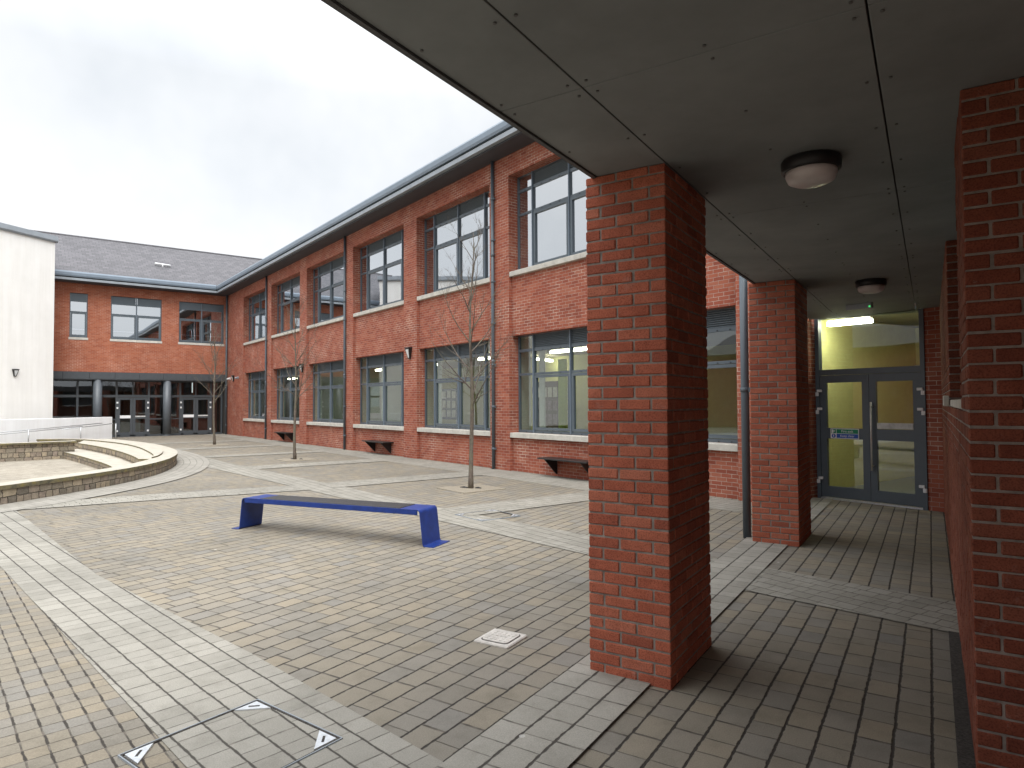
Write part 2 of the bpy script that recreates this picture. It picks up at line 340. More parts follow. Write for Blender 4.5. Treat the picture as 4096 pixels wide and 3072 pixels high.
def glassmat(name, ior, tint, base):
    m = bpy.data.materials.new(name); m.use_nodes = True; t = m.node_tree; t.nodes.clear()
    tr = N(t, 'ShaderNodeBsdfTransparent'); tr.inputs[0].default_value = (*tint, 1)
    gl = N(t, 'ShaderNodeBsdfGlossy', i_Roughness=.015); gl.inputs[0].default_value = (.94, .97, 1, 1)
    tc = N(t, 'ShaderNodeTexCoord'); n = N(t, 'ShaderNodeTexNoise', i_Scale=.9, i_Detail=1.0); L(t, tc.outputs['Object'], n.inputs['Vector'])
    bp = N(t, 'ShaderNodeBump', i_Strength=.10, i_Distance=.02); L(t, n.outputs[0], bp.inputs['Height']); L(t, bp.outputs[0], gl.inputs['Normal'])
    fr = N(t, 'ShaderNodeFresnel', i_IOR=ior)
    g = N(t, 'ShaderNodeNewGeometry')
    fac = math_n(t, 'MULTIPLY', math_n(t, 'ADD', fr.outputs[0], base), math_n(t, 'SUBTRACT', 1., g.outputs['Backfacing']))
    mxs = N(t, 'ShaderNodeMixShader'); L(t, fac, mxs.inputs[0])
    L(t, tr.outputs[0], mxs.inputs[1]); L(t, gl.outputs[0], mxs.inputs[2])
    o = N(t, 'ShaderNodeOutputMaterial'); L(t, mxs.outputs[0], o.inputs[0]); return m
M['glass'] = glassmat('window_glass', 1.55, (.86, .92, .90), .09)
M['glass_up'] = glassmat('coated_glass', 1.9, (.58, .66, .72), .50)
def emis(name, col, s):
    m, t, b = mat(name)
    b.inputs['Base Color'].default_value = (*col, 1); b.inputs['Emission Color'].default_value = (*col, 1); b.inputs['Emission Strength'].default_value = s
    return m
M['tube'] = emis('lit_tube', (1, .93, .72), 11)
M['green_led'] = emis('green_led', (.1, 1, .25), .45)
M['frost'] = plain('frosted_diffuser', (.62, .58, .58), .35, var=.06, scale=12)
M['frost_w'] = plain('white_diffuser', (.70, .72, .72), .35, var=.04)

# ------------------------------------------------------------------ mesh helpers
def bmn(): return bmesh.new()
def box(bm, x0, x1, y0, y1, z0, z1, m=0):
    v = [bm.verts.new(p) for p in ((x0, y0, z0), (x1, y0, z0), (x1, y1, z0), (x0, y1, z0), (x0, y0, z1), (x1, y0, z1), (x1, y1, z1), (x0, y1, z1))]
    for q in ((3, 2, 1, 0), (4, 5, 6, 7), (0, 1, 5, 4), (1, 2, 6, 5), (2, 3, 7, 6), (3, 0, 4, 7)):
        fc = bm.faces.new([v[i] for i in q]); fc.material_index = m
    return v
def cbox(bm, x0, x1, y0, y1, z0, z1, b=.006, m=0, top_m=None):
    b = min(b, (x1 - x0) * .45, (y1 - y0) * .45, (z1 - z0) * .45)
    lo = (x0, y0, z0); hi = (x1, y1, z1); V = {}
    for sx in (0, 1):
        for sy in (0, 1):
            for sz in (0, 1):
                s = (sx, sy, sz)
                for a in range(3):
                    p = [(hi[i] - (b if i != a else 0)) if s[i] else (lo[i] + (b if i != a else 0)) for i in range(3)]
                    V[s, a] = bm.verts.new(p)
    def fc(vs, mm=m):
        k = bm.faces.new(vs); k.material_index = mm
    out = []
    for a in range(3):
        o, p = [i for i in range(3) if i != a]
        for sa in (0, 1):
            ks = []
            for so_, sp in ((0, 0), (1, 0), (1, 1), (0, 1)):
                s = [0, 0, 0]; s[a] = sa; s[o] = so_; s[p] = sp; ks.append(V[tuple(s), a])
            fc(ks, top_m if (top_m is not None and a == 2 and sa == 1) else m)
    for a in range(3):
        o, p = [i for i in range(3) if i != a]
        for so_ in (0, 1):
            for sp in (0, 1):
                s0 = [0, 0, 0]; s0[o] = so_; s0[p] = sp; s1 = list(s0); s1[a] = 1
                s0 = tuple(s0); s1 = tuple(s1)
                fc([V[s0, o], V[s1, o], V[s1, p], V[s0, p]])
    for sx in (0, 1):
        for sy in (0, 1):
            for sz in (0, 1):
                s = (sx, sy, sz); fc([V[s, 0], V[s, 1], V[s, 2]])
def tube(bm, pts, rads, n=8, m=0, cap=True):
    pts = [Vector(p) for p in pts]
    if isinstance(rads, (int, float)): rads = [rads] * len(pts)
    rings = []; up = Vector((.13, .21, .97))
    for i, p in enumerate(pts):
        d = (pts[min(i + 1, len(pts) - 1)] - pts[max(i - 1, 0)]).normalized()
        a = d.cross(up)
        if a.length < .05: a = d.cross(Vector((1, 0, 0)))
        a.normalize(); b = d.cross(a)
        rings.append([bm.verts.new(p + (a * math.cos(k * 2 * math.pi / n) + b * math.sin(k * 2 * math.pi / n)) * rads[i]) for k in range(n)])
    for i in range(len(rings) - 1):
        for k in range(n):
            fc = bm.faces.new([rings[i][k], rings[i][(k + 1) % n], rings[i + 1][(k + 1) % n], rings[i + 1][k]]); fc.material_index = m; fc.smooth = True
    if cap:
        for rg in (rings[0], rings[-1]):
            fc = bm.faces.new(rg); fc.material_index = m
def lathe(bm, prof, n=32, m=0, c=(0, 0, 0)):
    rings = []
    for r_, z in prof:
        rings.append([bm.verts.new((c[0] + r_ * math.cos(k * 2 * math.pi / n), c[1] + r_ * math.sin(k * 2 * math.pi / n), c[2] + z)) for k in range(n)])
    for i in range(len(rings) - 1):
        for k in range(n):
            fc = bm.faces.new([rings[i][k], rings[i][(k + 1) % n], rings[i + 1][(k + 1) % n], rings[i + 1][k]]); fc.material_index = m; fc.smooth = True
    bm.faces.new(rings[0]).material_index = m; bm.faces.new(rings[-1]).material_index = m
def prism(bm, poly, z0, z1, m=0, top_m=None):
    a = [bm.verts.new((x, y, z0)) for x, y in poly]; b = [bm.verts.new((x, y, z1)) for x, y in poly]
    n = len(poly)
    bm.faces.new(a).material_index = m
    bm.faces.new(b).material_index = m if top_m is None else top_m
    for i in range(n): bm.faces.new([a[i], a[(i + 1) % n], b[(i + 1) % n], b[i]]).material_index = m
def sheet(bm, poly, z, m=0):
    bm.faces.new([bm.verts.new((x, y, z)) for x, y in poly]).material_index = m
def extrude_poly(bm, pts, vec, m=0):
    a = [bm.verts.new(p) for p in pts]; b = [bm.verts.new(Vector(p) + Vector(vec)) for p in pts]; n = len(pts)
    bm.faces.new(a).material_index = m; bm.faces.new(b).material_index = m
    for i in range(n): bm.faces.new([a[i], a[(i + 1) % n], b[(i + 1) % n], b[i]]).material_index = m
def ribbon(bm, pts, off, z0, z1, m=0, top_m=None, uvlay=None):
    """wall following a plan polyline; off = thickness to the left of travel; z0/z1 lists or numbers"""
    n = len(pts); P = [Vector((x, y, 0)) for x, y in pts]; Q = []
    for i in range(n):
        d = (P[min(i + 1, n - 1)] - P[max(i - 1, 0)]).normalized(); Q.append(P[i] + Vector((-d.y, d.x, 0)) * off)
    Z0 = z0 if isinstance(z0, list) else [z0] * n; Z1 = z1 if isinstance(z1, list) else [z1] * n
    A = [bm.verts.new((P[i].x, P[i].y, Z0[i])) for i in range(n)]; B = [bm.verts.new((P[i].x, P[i].y, Z1[i])) for i in range(n)]
    Cc = [bm.verts.new((Q[i].x, Q[i].y, Z0[i])) for i in range(n)]; D = [bm.verts.new((Q[i].x, Q[i].y, Z1[i])) for i in range(n)]
    lay = bm.loops.layers.uv.verify(); s = 0; arc = [0]
    for i in range(n - 1): s += (P[i + 1] - P[i]).length; arc.append(s)
    for i in range(n - 1):
        for vs_, mm, side in (((A[i], A[i + 1], B[i + 1], B[i]), m, 1), ((Cc[i + 1], Cc[i], D[i], D[i + 1]), m, 1), ((B[i], B[i + 1], D[i + 1], D[i]), m if top_m is None else top_m, 0), ((A[i + 1], A[i], Cc[i], Cc[i + 1]), m, 0)):
            fc = bm.faces.new(vs_); fc.material_index = mm
            if side:
                for lp in fc.loops:
                    j = i if lp.vert in (A[i], B[i], Cc[i], D[i]) else i + 1
                    lp[lay].uv = (arc[j], lp.vert.co.z)
                fc.tag = True
    for i in (0, n - 1): bm.faces.new((A[i], B[i], D[i], Cc[i])).material_index = m
def obj(name, bm, mats, parent=None, smooth=False, fixn=True):
    if not isinstance(mats, (list, tuple)): mats = [mats]
    pre = set(fc for fc in bm.faces if fc.tag)
    if fixn: bmesh.ops.recalc_face_normals(bm, faces=bm.faces[:])
    bm.normal_update()
    lay = bm.loops.layers.uv.verify()
    for fc in bm.faces:
        if fc in pre: continue
        n = fc.normal
        if abs(n.z) > .95:
            for lp in fc.loops: lp[lay].uv = (lp.vert.co.x, lp.vert.co.y)
        else:
            t = Vector((-n.y, n.x, 0)).normalized(); b = n.cross(t)
            if abs(n.z) < .2: b = Vector((0, 0, 1))
            for lp in fc.loops: lp[lay].uv = (lp.vert.co.dot(t), lp.vert.co.dot(b))
        if smooth: fc.smooth = True
    me = bpy.data.meshes.new(name); bm.to_mesh(me); bm.free()
    for m_ in mats: me.materials.append(m_)
    o = bpy.data.objects.new(name, me); COL.objects.link(o)
    if parent is not None: o.parent = parent
    return o
def tag(o, label=None, cat=None, group=None, kind=None):
    if label: o['label'] = label
    if cat: o['category'] = cat
    if group: o['group'] = group
    if kind: o['kind'] = kind
    return o
def thing(name, label, cat, loc=(0, 0, 0), rz=0., group=None):
    o = bpy.data.objects.new(name, None); COL.objects.link(o); o.location = loc; o.rotation_euler = (0, 0, rz); o.empty_display_size = .2
    return tag(o, label, cat, group)
def copy_tree(o, parent=None):
    c = o.copy(); COL.objects.link(c)
    if parent is not None: c.parent = parent
    for ch in list(o.children): copy_tree(ch, c)
    return c
def text_mesh(name, s, size, m, parent, loc, rot, depth=.001, align='CENTER'):
    cu = bpy.data.curves.new(name, 'FONT'); cu.body = s; cu.size = size; cu.extrude = depth; cu.align_x = align; cu.align_y = 'CENTER'
    to = bpy.data.objects.new('tmp_text', cu); COL.objects.link(to)
    me = bpy.data.meshes.new_from_object(to.evaluated_get(bpy.context.evaluated_depsgraph_get()))
    bpy.data.objects.remove(to); me.name = name; me.materials.clear(); me.materials.append(m)
    o = bpy.data.objects.new(name, me); COL.objects.link(o); o.parent = parent; o.location = loc; o.rotation_euler = rot
    return o

# canopy frame helper: (v, u) -> world
CB = Vector((39.61, -7.21, 0)); CUu = Vector((-math.sin(CANROT), math.cos(CANROT), 0)); CUv = Vector((math.cos(CANROT), math.sin(CANROT), 0))
def cw(v, uu): p = CB + CUv * v + CUu * uu; return (p.x, p.y)

# ------------------------------------------------------------------ ground and paving (setting)
def struct(name, bm, m): return tag(obj(name, bm, m), kind='structure')
# amphitheatre outline (outer face), court plan points
RING = [(29.0, -13.4), (28.45, -12.2), (27.9, -11.3), (27.42, -10.57), (26.86, -9.99), (26.3, -9.42), (25.6, -8.78), (24.85, -8.2), (23.9, -7.64), (22.7, -7.1), (21.4, -6.68), (20.1, -6.36), (18.4, -6.1), (16.4, -5.98), (14.2, -6.0), (12.0, -6.22), (10.0, -6.62), (8.2, -7.2), (6.8, -8.0), (5.9, -9.2)]
def smooth_poly(pts, it=2):
    for _ in range(it):
        q = [pts[0]]
        for a, b in zip(pts, pts[1:]):
            q += [(a[0] * .75 + b[0] * .25, a[1] * .75 + b[1] * .25), (a[0] * .25 + b[0] * .75, a[1] * .25 + b[1] * .75)]
        pts = q + [pts[-1]]
    return pts
RING = smooth_poly(RING, 1)
def offset(pts, d):
    out = []
    for i in range(len(pts)):
        a = Vector(pts[max(i - 1, 0)]); b = Vector(pts[min(i + 1, len(pts) - 1)]); t = (b - a).normalized()
        out.append((pts[i][0] - t.y * d, pts[i][1] + t.x * d))
    return out
bm = bmn(); 
# ground sheet with a hole left for the sunken stage: ring of quads from the inner outline to far away
inner = offset(RING, .22); cx, cy = 18., -11.
inner = inner + [(6.2, -13.), (8., -19.), (20., -22.), (29.5, -19.), (29.6, -15.)]
far = []
for x, y in inner:
    d = Vector((x - cx, y - cy)).normalized() * 400; far.append((cx + d.x, cy + d.y))
A = [bm.verts.new((x, y, -.008)) for x, y in inner]; B = [bm.verts.new((x, y, -.008)) for x, y in far]
for i in range(len(A)):
    j = (i + 1) % len(A); bm.faces.new((A[i], A[j], B[j], B[i]))
struct('ground', bm, M['ground'])
bm = bmn()
mid = []
lim = (-2.0, 50.0, -34.0, 2.4)
for (x, y) in inner:
    d = Vector((x - cx, y - cy)); s = 99
    if d.x > 0: s = min(s, (lim[1] - cx) / d.x)
    if d.x < 0: s = min(s, (lim[0] - cx) / d.x)
    if d.y > 0: s = min(s, (lim[3] - cy) / d.y)
    if d.y < 0: s = min(s, (lim[2] - cy) / d.y)
    mid.append((cx + d.x * s, cy + d.y * s))
A = [bm.verts.new((x, y, 0)) for x, y in inner]; B = [bm.verts.new((x, y, 0)) for x, y in mid]
for i in range(len(A)):
    j = (i + 1) % len(A)
    if abs(mid[i][0] - mid[j][0]) > .01 and abs(mid[i][1] - mid[j][1]) > .01:
        c = (lim[1] if max(mid[i][0], mid[j][0]) > lim[1] - .01 else lim[0], lim[3] if max(mid[i][1], mid[j][1]) > lim[3] - .01 else lim[2])
        k = bm.verts.new((c[0], c[1], 0)); bm.faces.new((A[i], A[j], B[j], k, B[i]))
    else: bm.faces.new((A[i], A[j], B[j], B[i]))
struct('paving', bm, M['pave'])
def band(name, poly, z, m):
    bm = bmn(); sheet(bm, poly, z); return struct(name, bm, M[m])
# field to the left of the near band, laid in another bond
band('paving', [(28.3, -11.2), (33.57, -10.44), (38.73, -9.75), (44., -8.95), (50, -8.2), (50, -18), (30.0, -18), (29.3, -13.8)], .004, 'pave_side')
# light bands
band('paving_band', [(28.2, -10.35), (34.15, -9.71), (37.41, -9.07), (39.4, -8.75), (44.5, -7.8), (45.5, -8.75), (38.73, -9.75), (33.57, -10.44), (28.3, -11.2)], .008, 'band_near')
B2 = [(16.5, -5.2), (22., -5.12), (28, -4.78), (33, -4.62), (38.2, -4.05), (40.6, -3.76)]; B2l = [(40.8, -4.66), (38.5, -4.98), (34, -5.26), (28, -5.58), (22., -5.98), (16.5, -6.1)]
band('paving_band', B2 + B2l, .008, 'band_x')
for x0, x1, y0, y1 in ((27.98, 28.95, -5.0, -1.15), (22.7, 23.75, -5.15, -1.15), (17.75, 18.65, -5.15, -1.15), (12.9, 13.8, -6.0, -1.15), (32.75, 33.65, -4.7, -1.15), (7.9, 8.8, -6.5, -1.15)):
    band('paving_band', [(x0, y0), (x1, y0), (x1, y1), (x0, y1)], .012, 'band_y')
band('paving_band', [(28.0, -5.5), (28.95, -5.5), (28.55, -8.0), (28.3, -10.4), (27.45, -10.4), (27.6, -8.0)], .012, 'band_y')
band('paving_band', [(-.3, -1.15), (36.0, -1.15), (36.0, -.03), (-.3, -.03)], .004, 'band_x')
# light strip below the pillars
band('paving_band', [cw(-.648, -6), cw(-.112, -6), cw(-.112, 9.2), cw(-.648, 9.2)], .016, 'band_can')
# curved courses round the stage
bm = bmn(); o1 = offset(RING, -.02); o2 = offset(RING, -.92)
lay = bm.loops.layers.uv.verify()
for i in range(3, len(o1) - 1): bm.faces.new([bm.verts.new((*p, .016)) for p in (o1[i], o1[i + 1], o2[i + 1], o2[i])])
arcs = [0]
for i in range(len(RING) - 1): arcs.append(arcs[-1] + (Vector(RING[i + 1]) - Vector(RING[i])).length)
bm.faces.ensure_lookup_table()
for q, fc in enumerate(bm.faces):
    i = q + 3
    for lp, (s_, v_) in zip(fc.loops, ((arcs[i], 0), (arcs[i + 1], 0), (arcs[i + 1], .9), (arcs[i], .9))): lp[lay].uv = (s_, v_)
    fc.tag = True
def ringmat():
    m = brick_wall('curved_light_pavers', LIGHT, (.12, .11, .095), bw=.21, rh=.18, ms=.008, efflo=0, bump=.5); return m
struct('paving_band', bm, ringmat())
# drainage grit along the passage wall
bm = bmn(); sheet(bm, [cw(1.47, -3.), cw(1.55, -3.), cw(1.55, 2.1), cw(1.48, 2.1)], .012); struct('gravel_strip', bm, M['soil'])

# ------------------------------------------------------------------ long brick wing
WING = thing('brick_wing', 'long two storey red brick wing with grey framed windows and deep eaves', 'building')
BX = [3.66 + 4.965 * k for k in range(7)]; BW = [4.1] * 6 + [1.85]
XE = 36.02; ZL0, ZL1, ZU0, ZU1, ZT = 1.0, 3.55, 5.24, 7.81, 8.36
bm = bmn()
edges = [0.0]
for x, wd in zip(BX, BW): edges += [x, x + wd]
edges.append(XE)
for i in range(0, len(edges), 2): box(bm, edges[i], edges[i + 1], 0, .36, -.1, ZU1)            # piers
box(bm, 0, XE, 0, .36, ZU1, ZT)                                                              # top band
for x, wd in zip(BX, BW):
    box(bm, x, x + wd, .1, .36, -.1, ZL0 - .13); box(bm, x, x + wd, .1, .36, ZL1, ZU0 - .13)
    box(bm, x, x + wd, .28, .36, ZL0 - .13, ZL0); box(bm, x, x + wd, .28, .36, ZU0 - .13, ZU0)
# recessed entrance by the passage: return wall and wall beside the door
box(bm, XE - .36, XE, .36, 1.40, -.1, ZT)
box(bm, 37.86, 39.4, 1.40, 1.7, -.1, 3.6); box(bm, XE - .36, 39.4, 1.40, 1.7, 3.36, ZT)
obj('wall', bm, M['brick'], WING)
bm = bmn()
box(bm, .6, XE + .3, -.6, 0, ZT, ZT + .04); obj('eaves', bm, M['eave'], WING)
bm = bmn()   # gutter strip, shadow groove and rounded fascia above
box(bm, .74, XE + .3, -.72, -.58, ZT + .05, ZT + .17, 0)
box(bm, .70, XE + .3, -.66, -.58, ZT + .17, ZT + .23, 1)
prof = [(-.60, ZT + .23), (-.74, ZT + .23), (-.76, ZT + .30), (-.75, ZT + .44), (-.69, ZT + .52), (-.60, ZT + .54)]
extrude_poly(bm, [(.76, y, z) for y, z in prof], (XE - .46, 0, 0), 2)
obj('gutter', bm, [M['greym'], M['plastic_b'], M['greyl']], WING)
bm = bmn()
zr = ZT + .5; rp_ = [(-.6, zr), (5.0, zr + 3.1), (10.6, zr)]
extrude_poly(bm, [(-10, y, z) for y, z in rp_] + [(-10, 10.6, zr - .2), (-10, -.6, zr - .2)], (XE + 10.3, 0, 0))
obj('roof', bm, M['roof'], WING)
# rooms
bm = bmn()
box(bm, .36, XE - .36, 6.5, 6.6, 0, 3.9, 0)                 # back wall of classrooms
box(bm, .36, XE - .36, .36, 10.2, -.06, .02, 1); box(bm, XE - .36, 39.4, 1.47, 10.2, -.06, .02, 1)
box(bm, .36, XE - .36, .36, 6.5, 3.47, 3.9, 2)               # ceiling
box(bm, .36, XE - .36, .36, 6.5, 3.95, 4.2, 3)               # upper floor
box(bm, .36, XE - .36, 6.0, 6.1, 4.2, 8.3, 4)
box(bm, .36, XE - .36, .36, 6.0, 8.1, 8.34, 4)
box(bm, -.2, .36, .36, 10.2, 0, 8.3, 4)
for x in (13.2,): box(bm, x, x + .1, .7, 6.5, .02, 3.56, 3)
for x in (13.2, 23.2): box(bm, x, x + .1, .7, 6.0, 4.2, 8.1, 4)
box(bm, XE - .4, XE - .36, .36, 6.5, .02, 3.56, 0)
for i in range(0, len(edges), 2):                             # plastered piers between the windows
    a, b_ = max(edges[i], .36), min(edges[i + 1], XE - .4)
    box(bm, a - .002, b_ + .002, .37, .72, .02, 3.56, 3); box(bm, a - .002, b_ + .002, .37, .72, 4.2, 8.1, 3)
box(bm, 19.55, 19.65, .72, 1.9, .02, 3.56, 3)
for x, wd in zip(BX, BW):                                     # window boards and spandrel linings
    box(bm, x, x + wd, .37, .62, .02, .98, 3); box(bm, x, x + wd, .37, .5, 4.2, 5.2, 3)
box(bm, .4, 9.0, 5.7, 5.99, 4.3, 7.2, 5)
obj('interior', bm, [M['int_olive'], M['int_floor'], M['int_ceil'], M['int_pale'], M['int_up'], M['int_red']], WING)
# entrance lobby behind the door
bm = bmn()
box(bm, XE - .3, 39.4, 6.6, 6.7, 0, 3.9, 0); box(bm, 39.3, 39.4, 1.7, 6.6, 0, 3.9, 0); box(bm, XE - .36, XE - .30, 1.7, 6.6, 0, 3.9, 0)
box(bm, XE - .3, 39.3, 1.7, 6.6, 3.5, 3.6, 1); box(bm, 36.9, 37.3, 5.4, 6.6, 0, 3.5, 2)
box(bm, XE - .3, 37.6, 6.5, 6.6, 2.55, 2.62, 3); box(bm, XE - .3, 37.6, 6.5, 6.6, 1.0, 1.08, 3)
obj('lobby', bm, [M['int_olive'], M['int_ceil'], plain('ochre_reflection', (.60, .40, .10), .8), M['int_pale']], WING)  # ochre box paints in the brick reflected by the door glass
bm = bmn(); box(bm, 37.0, 37.32, 5.36, 5.4, 2.28, 2.46); obj('wall_plaque', bm, M['brown'], WING)
# bits seen through the lower windows
bm = bmn()
for i in range(14):
    x = 26.0 + i * .025; box(bm, x, x + .02, 3.9 + .03 * (i % 2), 3.95 + .03 * (i % 2), .4, 3.2)
obj('curtain', bm, M['lime'], WING)
for x0, y0 in ((23.5, .8), (28.75, .8), (30.9, 1.0)):
    bm = bmn()
    for i in range(9): box(bm, x0 + i * .022, x0 + i * .022 + .018, y0 + .03 * (i % 2), y0 + .04 + .03 * (i % 2), .9, 3.45)
    tag(obj('curtain', bm, M['curtain'], WING), 'pale gathered curtain')
bm = bmn(); box(bm, 24.75, 25.9, 4.0, 4.06, .5, 2.5, 0)
for i in range(4):
    for j in range(4): box(bm, 24.82 + i * .27, 25.0 + i * .27 + .03, 3.985, 4.0, .62 + j * .45, .95 + j * .45, 1 if (i * 3 + j) % 3 else 2)
obj('bookcase', bm, [M['int_dark'], plain('mixed_spines', (.13, .10, .12), .7, var=.7, scale=14), M['paper']], WING)
bm = bmn(); box(bm, 21.5, 27.0, 5.5, 5.6, .02, 3.47); obj('partition', bm, M['int_olive'], WING)
text_mesh('wall_lettering', 'P', .36, M['ink'], WING, (22.75, 5.49, 2.24), (R(90), 0, 0)); text_mesh('wall_lettering', 'O', .36, M['ink'], WING, (23.2, 5.49, 2.24), (R(90), 0, 0))

def window(parent, name, x0, x1, z0, z1, yf, mull, upper, sash, trans=(.15, .40), gm='glass', louv=True):
    """curtain-wall window in the plane y = yf (outside towards -y); mull = inner mullion x positions"""
    H = z1 - z0; t1 = z1 - trans[0] * H; t2 = z1 - trans[1] * H
    bm = bmn(); d0, d1 = yf, yf + .07
    xs = [x0] + list(mull) + [x1]
    for i, x in enumerate(xs):
        a = x if i == 0 else (x - .045 if i == len(xs) - 1 else x - .027); hw = .045 if i in (0, len(xs) - 1) else .054
        box(bm, a, a + hw, d0, d1, z0, z1)
        if 0 < i < len(xs) - 1: box(bm, x - .011, x + .011, d0 - .035, d0, z0 + .01, z1 - .005, 1)       # pressed cap
    for i in range(len(xs) - 1):
        a = xs[i] + (.045 if i == 0 else .027); b = xs[i + 1] - (.045 if i == len(xs) - 2 else .027)
        for zz, hh in ((z0, .07), (t2 - .035, .06), (t1 - .05, .075), (z1 - .03, .03)):
            box(bm, a, b, d0 + .003, d1 - .003, zz, zz + hh)
            if zz < z1 - .1:
                for q in range(1, 4 if b - a > .9 else 2):
                    xx = a + (b - a) * (q / (4. if b - a > .9 else 2.)); box(bm, xx - .012, xx + .012, d0 - .01, d0 + .003, zz + .012, zz + .03, 2)
        if i in sash:
            s0, s1, zb, zt_ = a + .012, b - .012, z0 + .08, t2 - .045
            for q in ((s0, s0 + .065, zb, zt_), (s1 - .065, s1, zb, zt_), (s0 + .065, s1 - .065, zb, zb + .065), (s0 + .065, s1 - .065, zt_ - .065, zt_)):
                box(bm, q[0], q[1], d0 - .012, d1 - .01, q[2], q[3])
    wn = obj(name, bm, [M['grey'], M['greyl'], M['plastic_b']], parent)
    bm = bmn()
    for i in range(len(xs) - 1):
        a = xs[i] + .02; b = xs[i + 1] - .02
        for zz0, zz1 in ((z0 + .03, t2 - .01), (t2 - .01, t1 - .02)) + (() if (i in sash and louv) else ((t1 - .02, z1 - .01),)):
            box(bm, a, b, d0 + .03, d0 + .042, zz0, zz1)
    obj('pane', bm, M[gm], wn)
    if louv:
        bm = bmn()
        for i in sash:
            a = xs[i] + .03; b = xs[i + 1] - .03; zz = t1 + .03
            box(bm, a, b, d0 + .055, d0 + .06, t1, z1 - .02)
            while zz < z1 - .04:
                extrude_poly(bm, [(a, d0 + .005, zz), (a, d0 + .055, zz + .032), (a, d0 + .055, zz + .038), (a, d0 + .002, zz + .006)], (b - a, 0, 0)); zz += .042
        obj('louvre', bm, M['louvre'], wn)
    return wn
def sill(parent, x0, x1, z, yb, yf_):
    bm = bmn(); n = max(1, round((x1 - x0) / 1.35)); s = (x1 - x0) / n
    for i in range(n): cbox(bm, x0 + i * s + .003, x0 + (i + 1) * s - .003, yf_, yb, z - .13, z, .008)
    return obj('sill', bm, M['sill'], parent)
for k, (x, wd) in enumerate(zip(BX, BW)):
    if k < 6: ml = [x + .65, x + 2.06, x + 3.46]; sash = (1, 2)
    else: ml = [x + .65]; sash = (1,)
    for up in (0, 1):
        z0, z1 = ((ZL0, ZL1), (ZU0, ZU1))[up]
        wn = window(WING, 'window', x + .003, x + wd - .003, z0 + .003, z1 - .003, .3, ml, up, sash, gm=('glass', 'glass_up')[up])
        s = sill(wn, x + .004, x + wd - .004, z0, .285, .005)
def drainpipe(parent, x, y, z0, z1, r=.045, side=1):
    bm = bmn(); tube(bm, [(x, y, z0), (x, y, z1)], r, 14)
    z = z0 + .55
    while z < z1 - .2:
        tube(bm, [(x, y, z - .03), (x, y, z + .03)], r + .008, 14); box(bm, x + .02, x + .085, y - .012, y + .03, z - .025, z + .025); z += 1.13
    for zz in (2.9, 5.8):
        if zz < z1: tube(bm, [(x, y, zz - .05), (x, y, zz + .05)], r + .007, 14)
    return obj('drainpipe', bm, M['grey'], parent)
for k in (0, 2, 4): drainpipe(WING, BX[k] + 4.1 + .22, -.06, 0, ZT)
drainpipe(WING, .42, -.09, 0, ZT, .055)
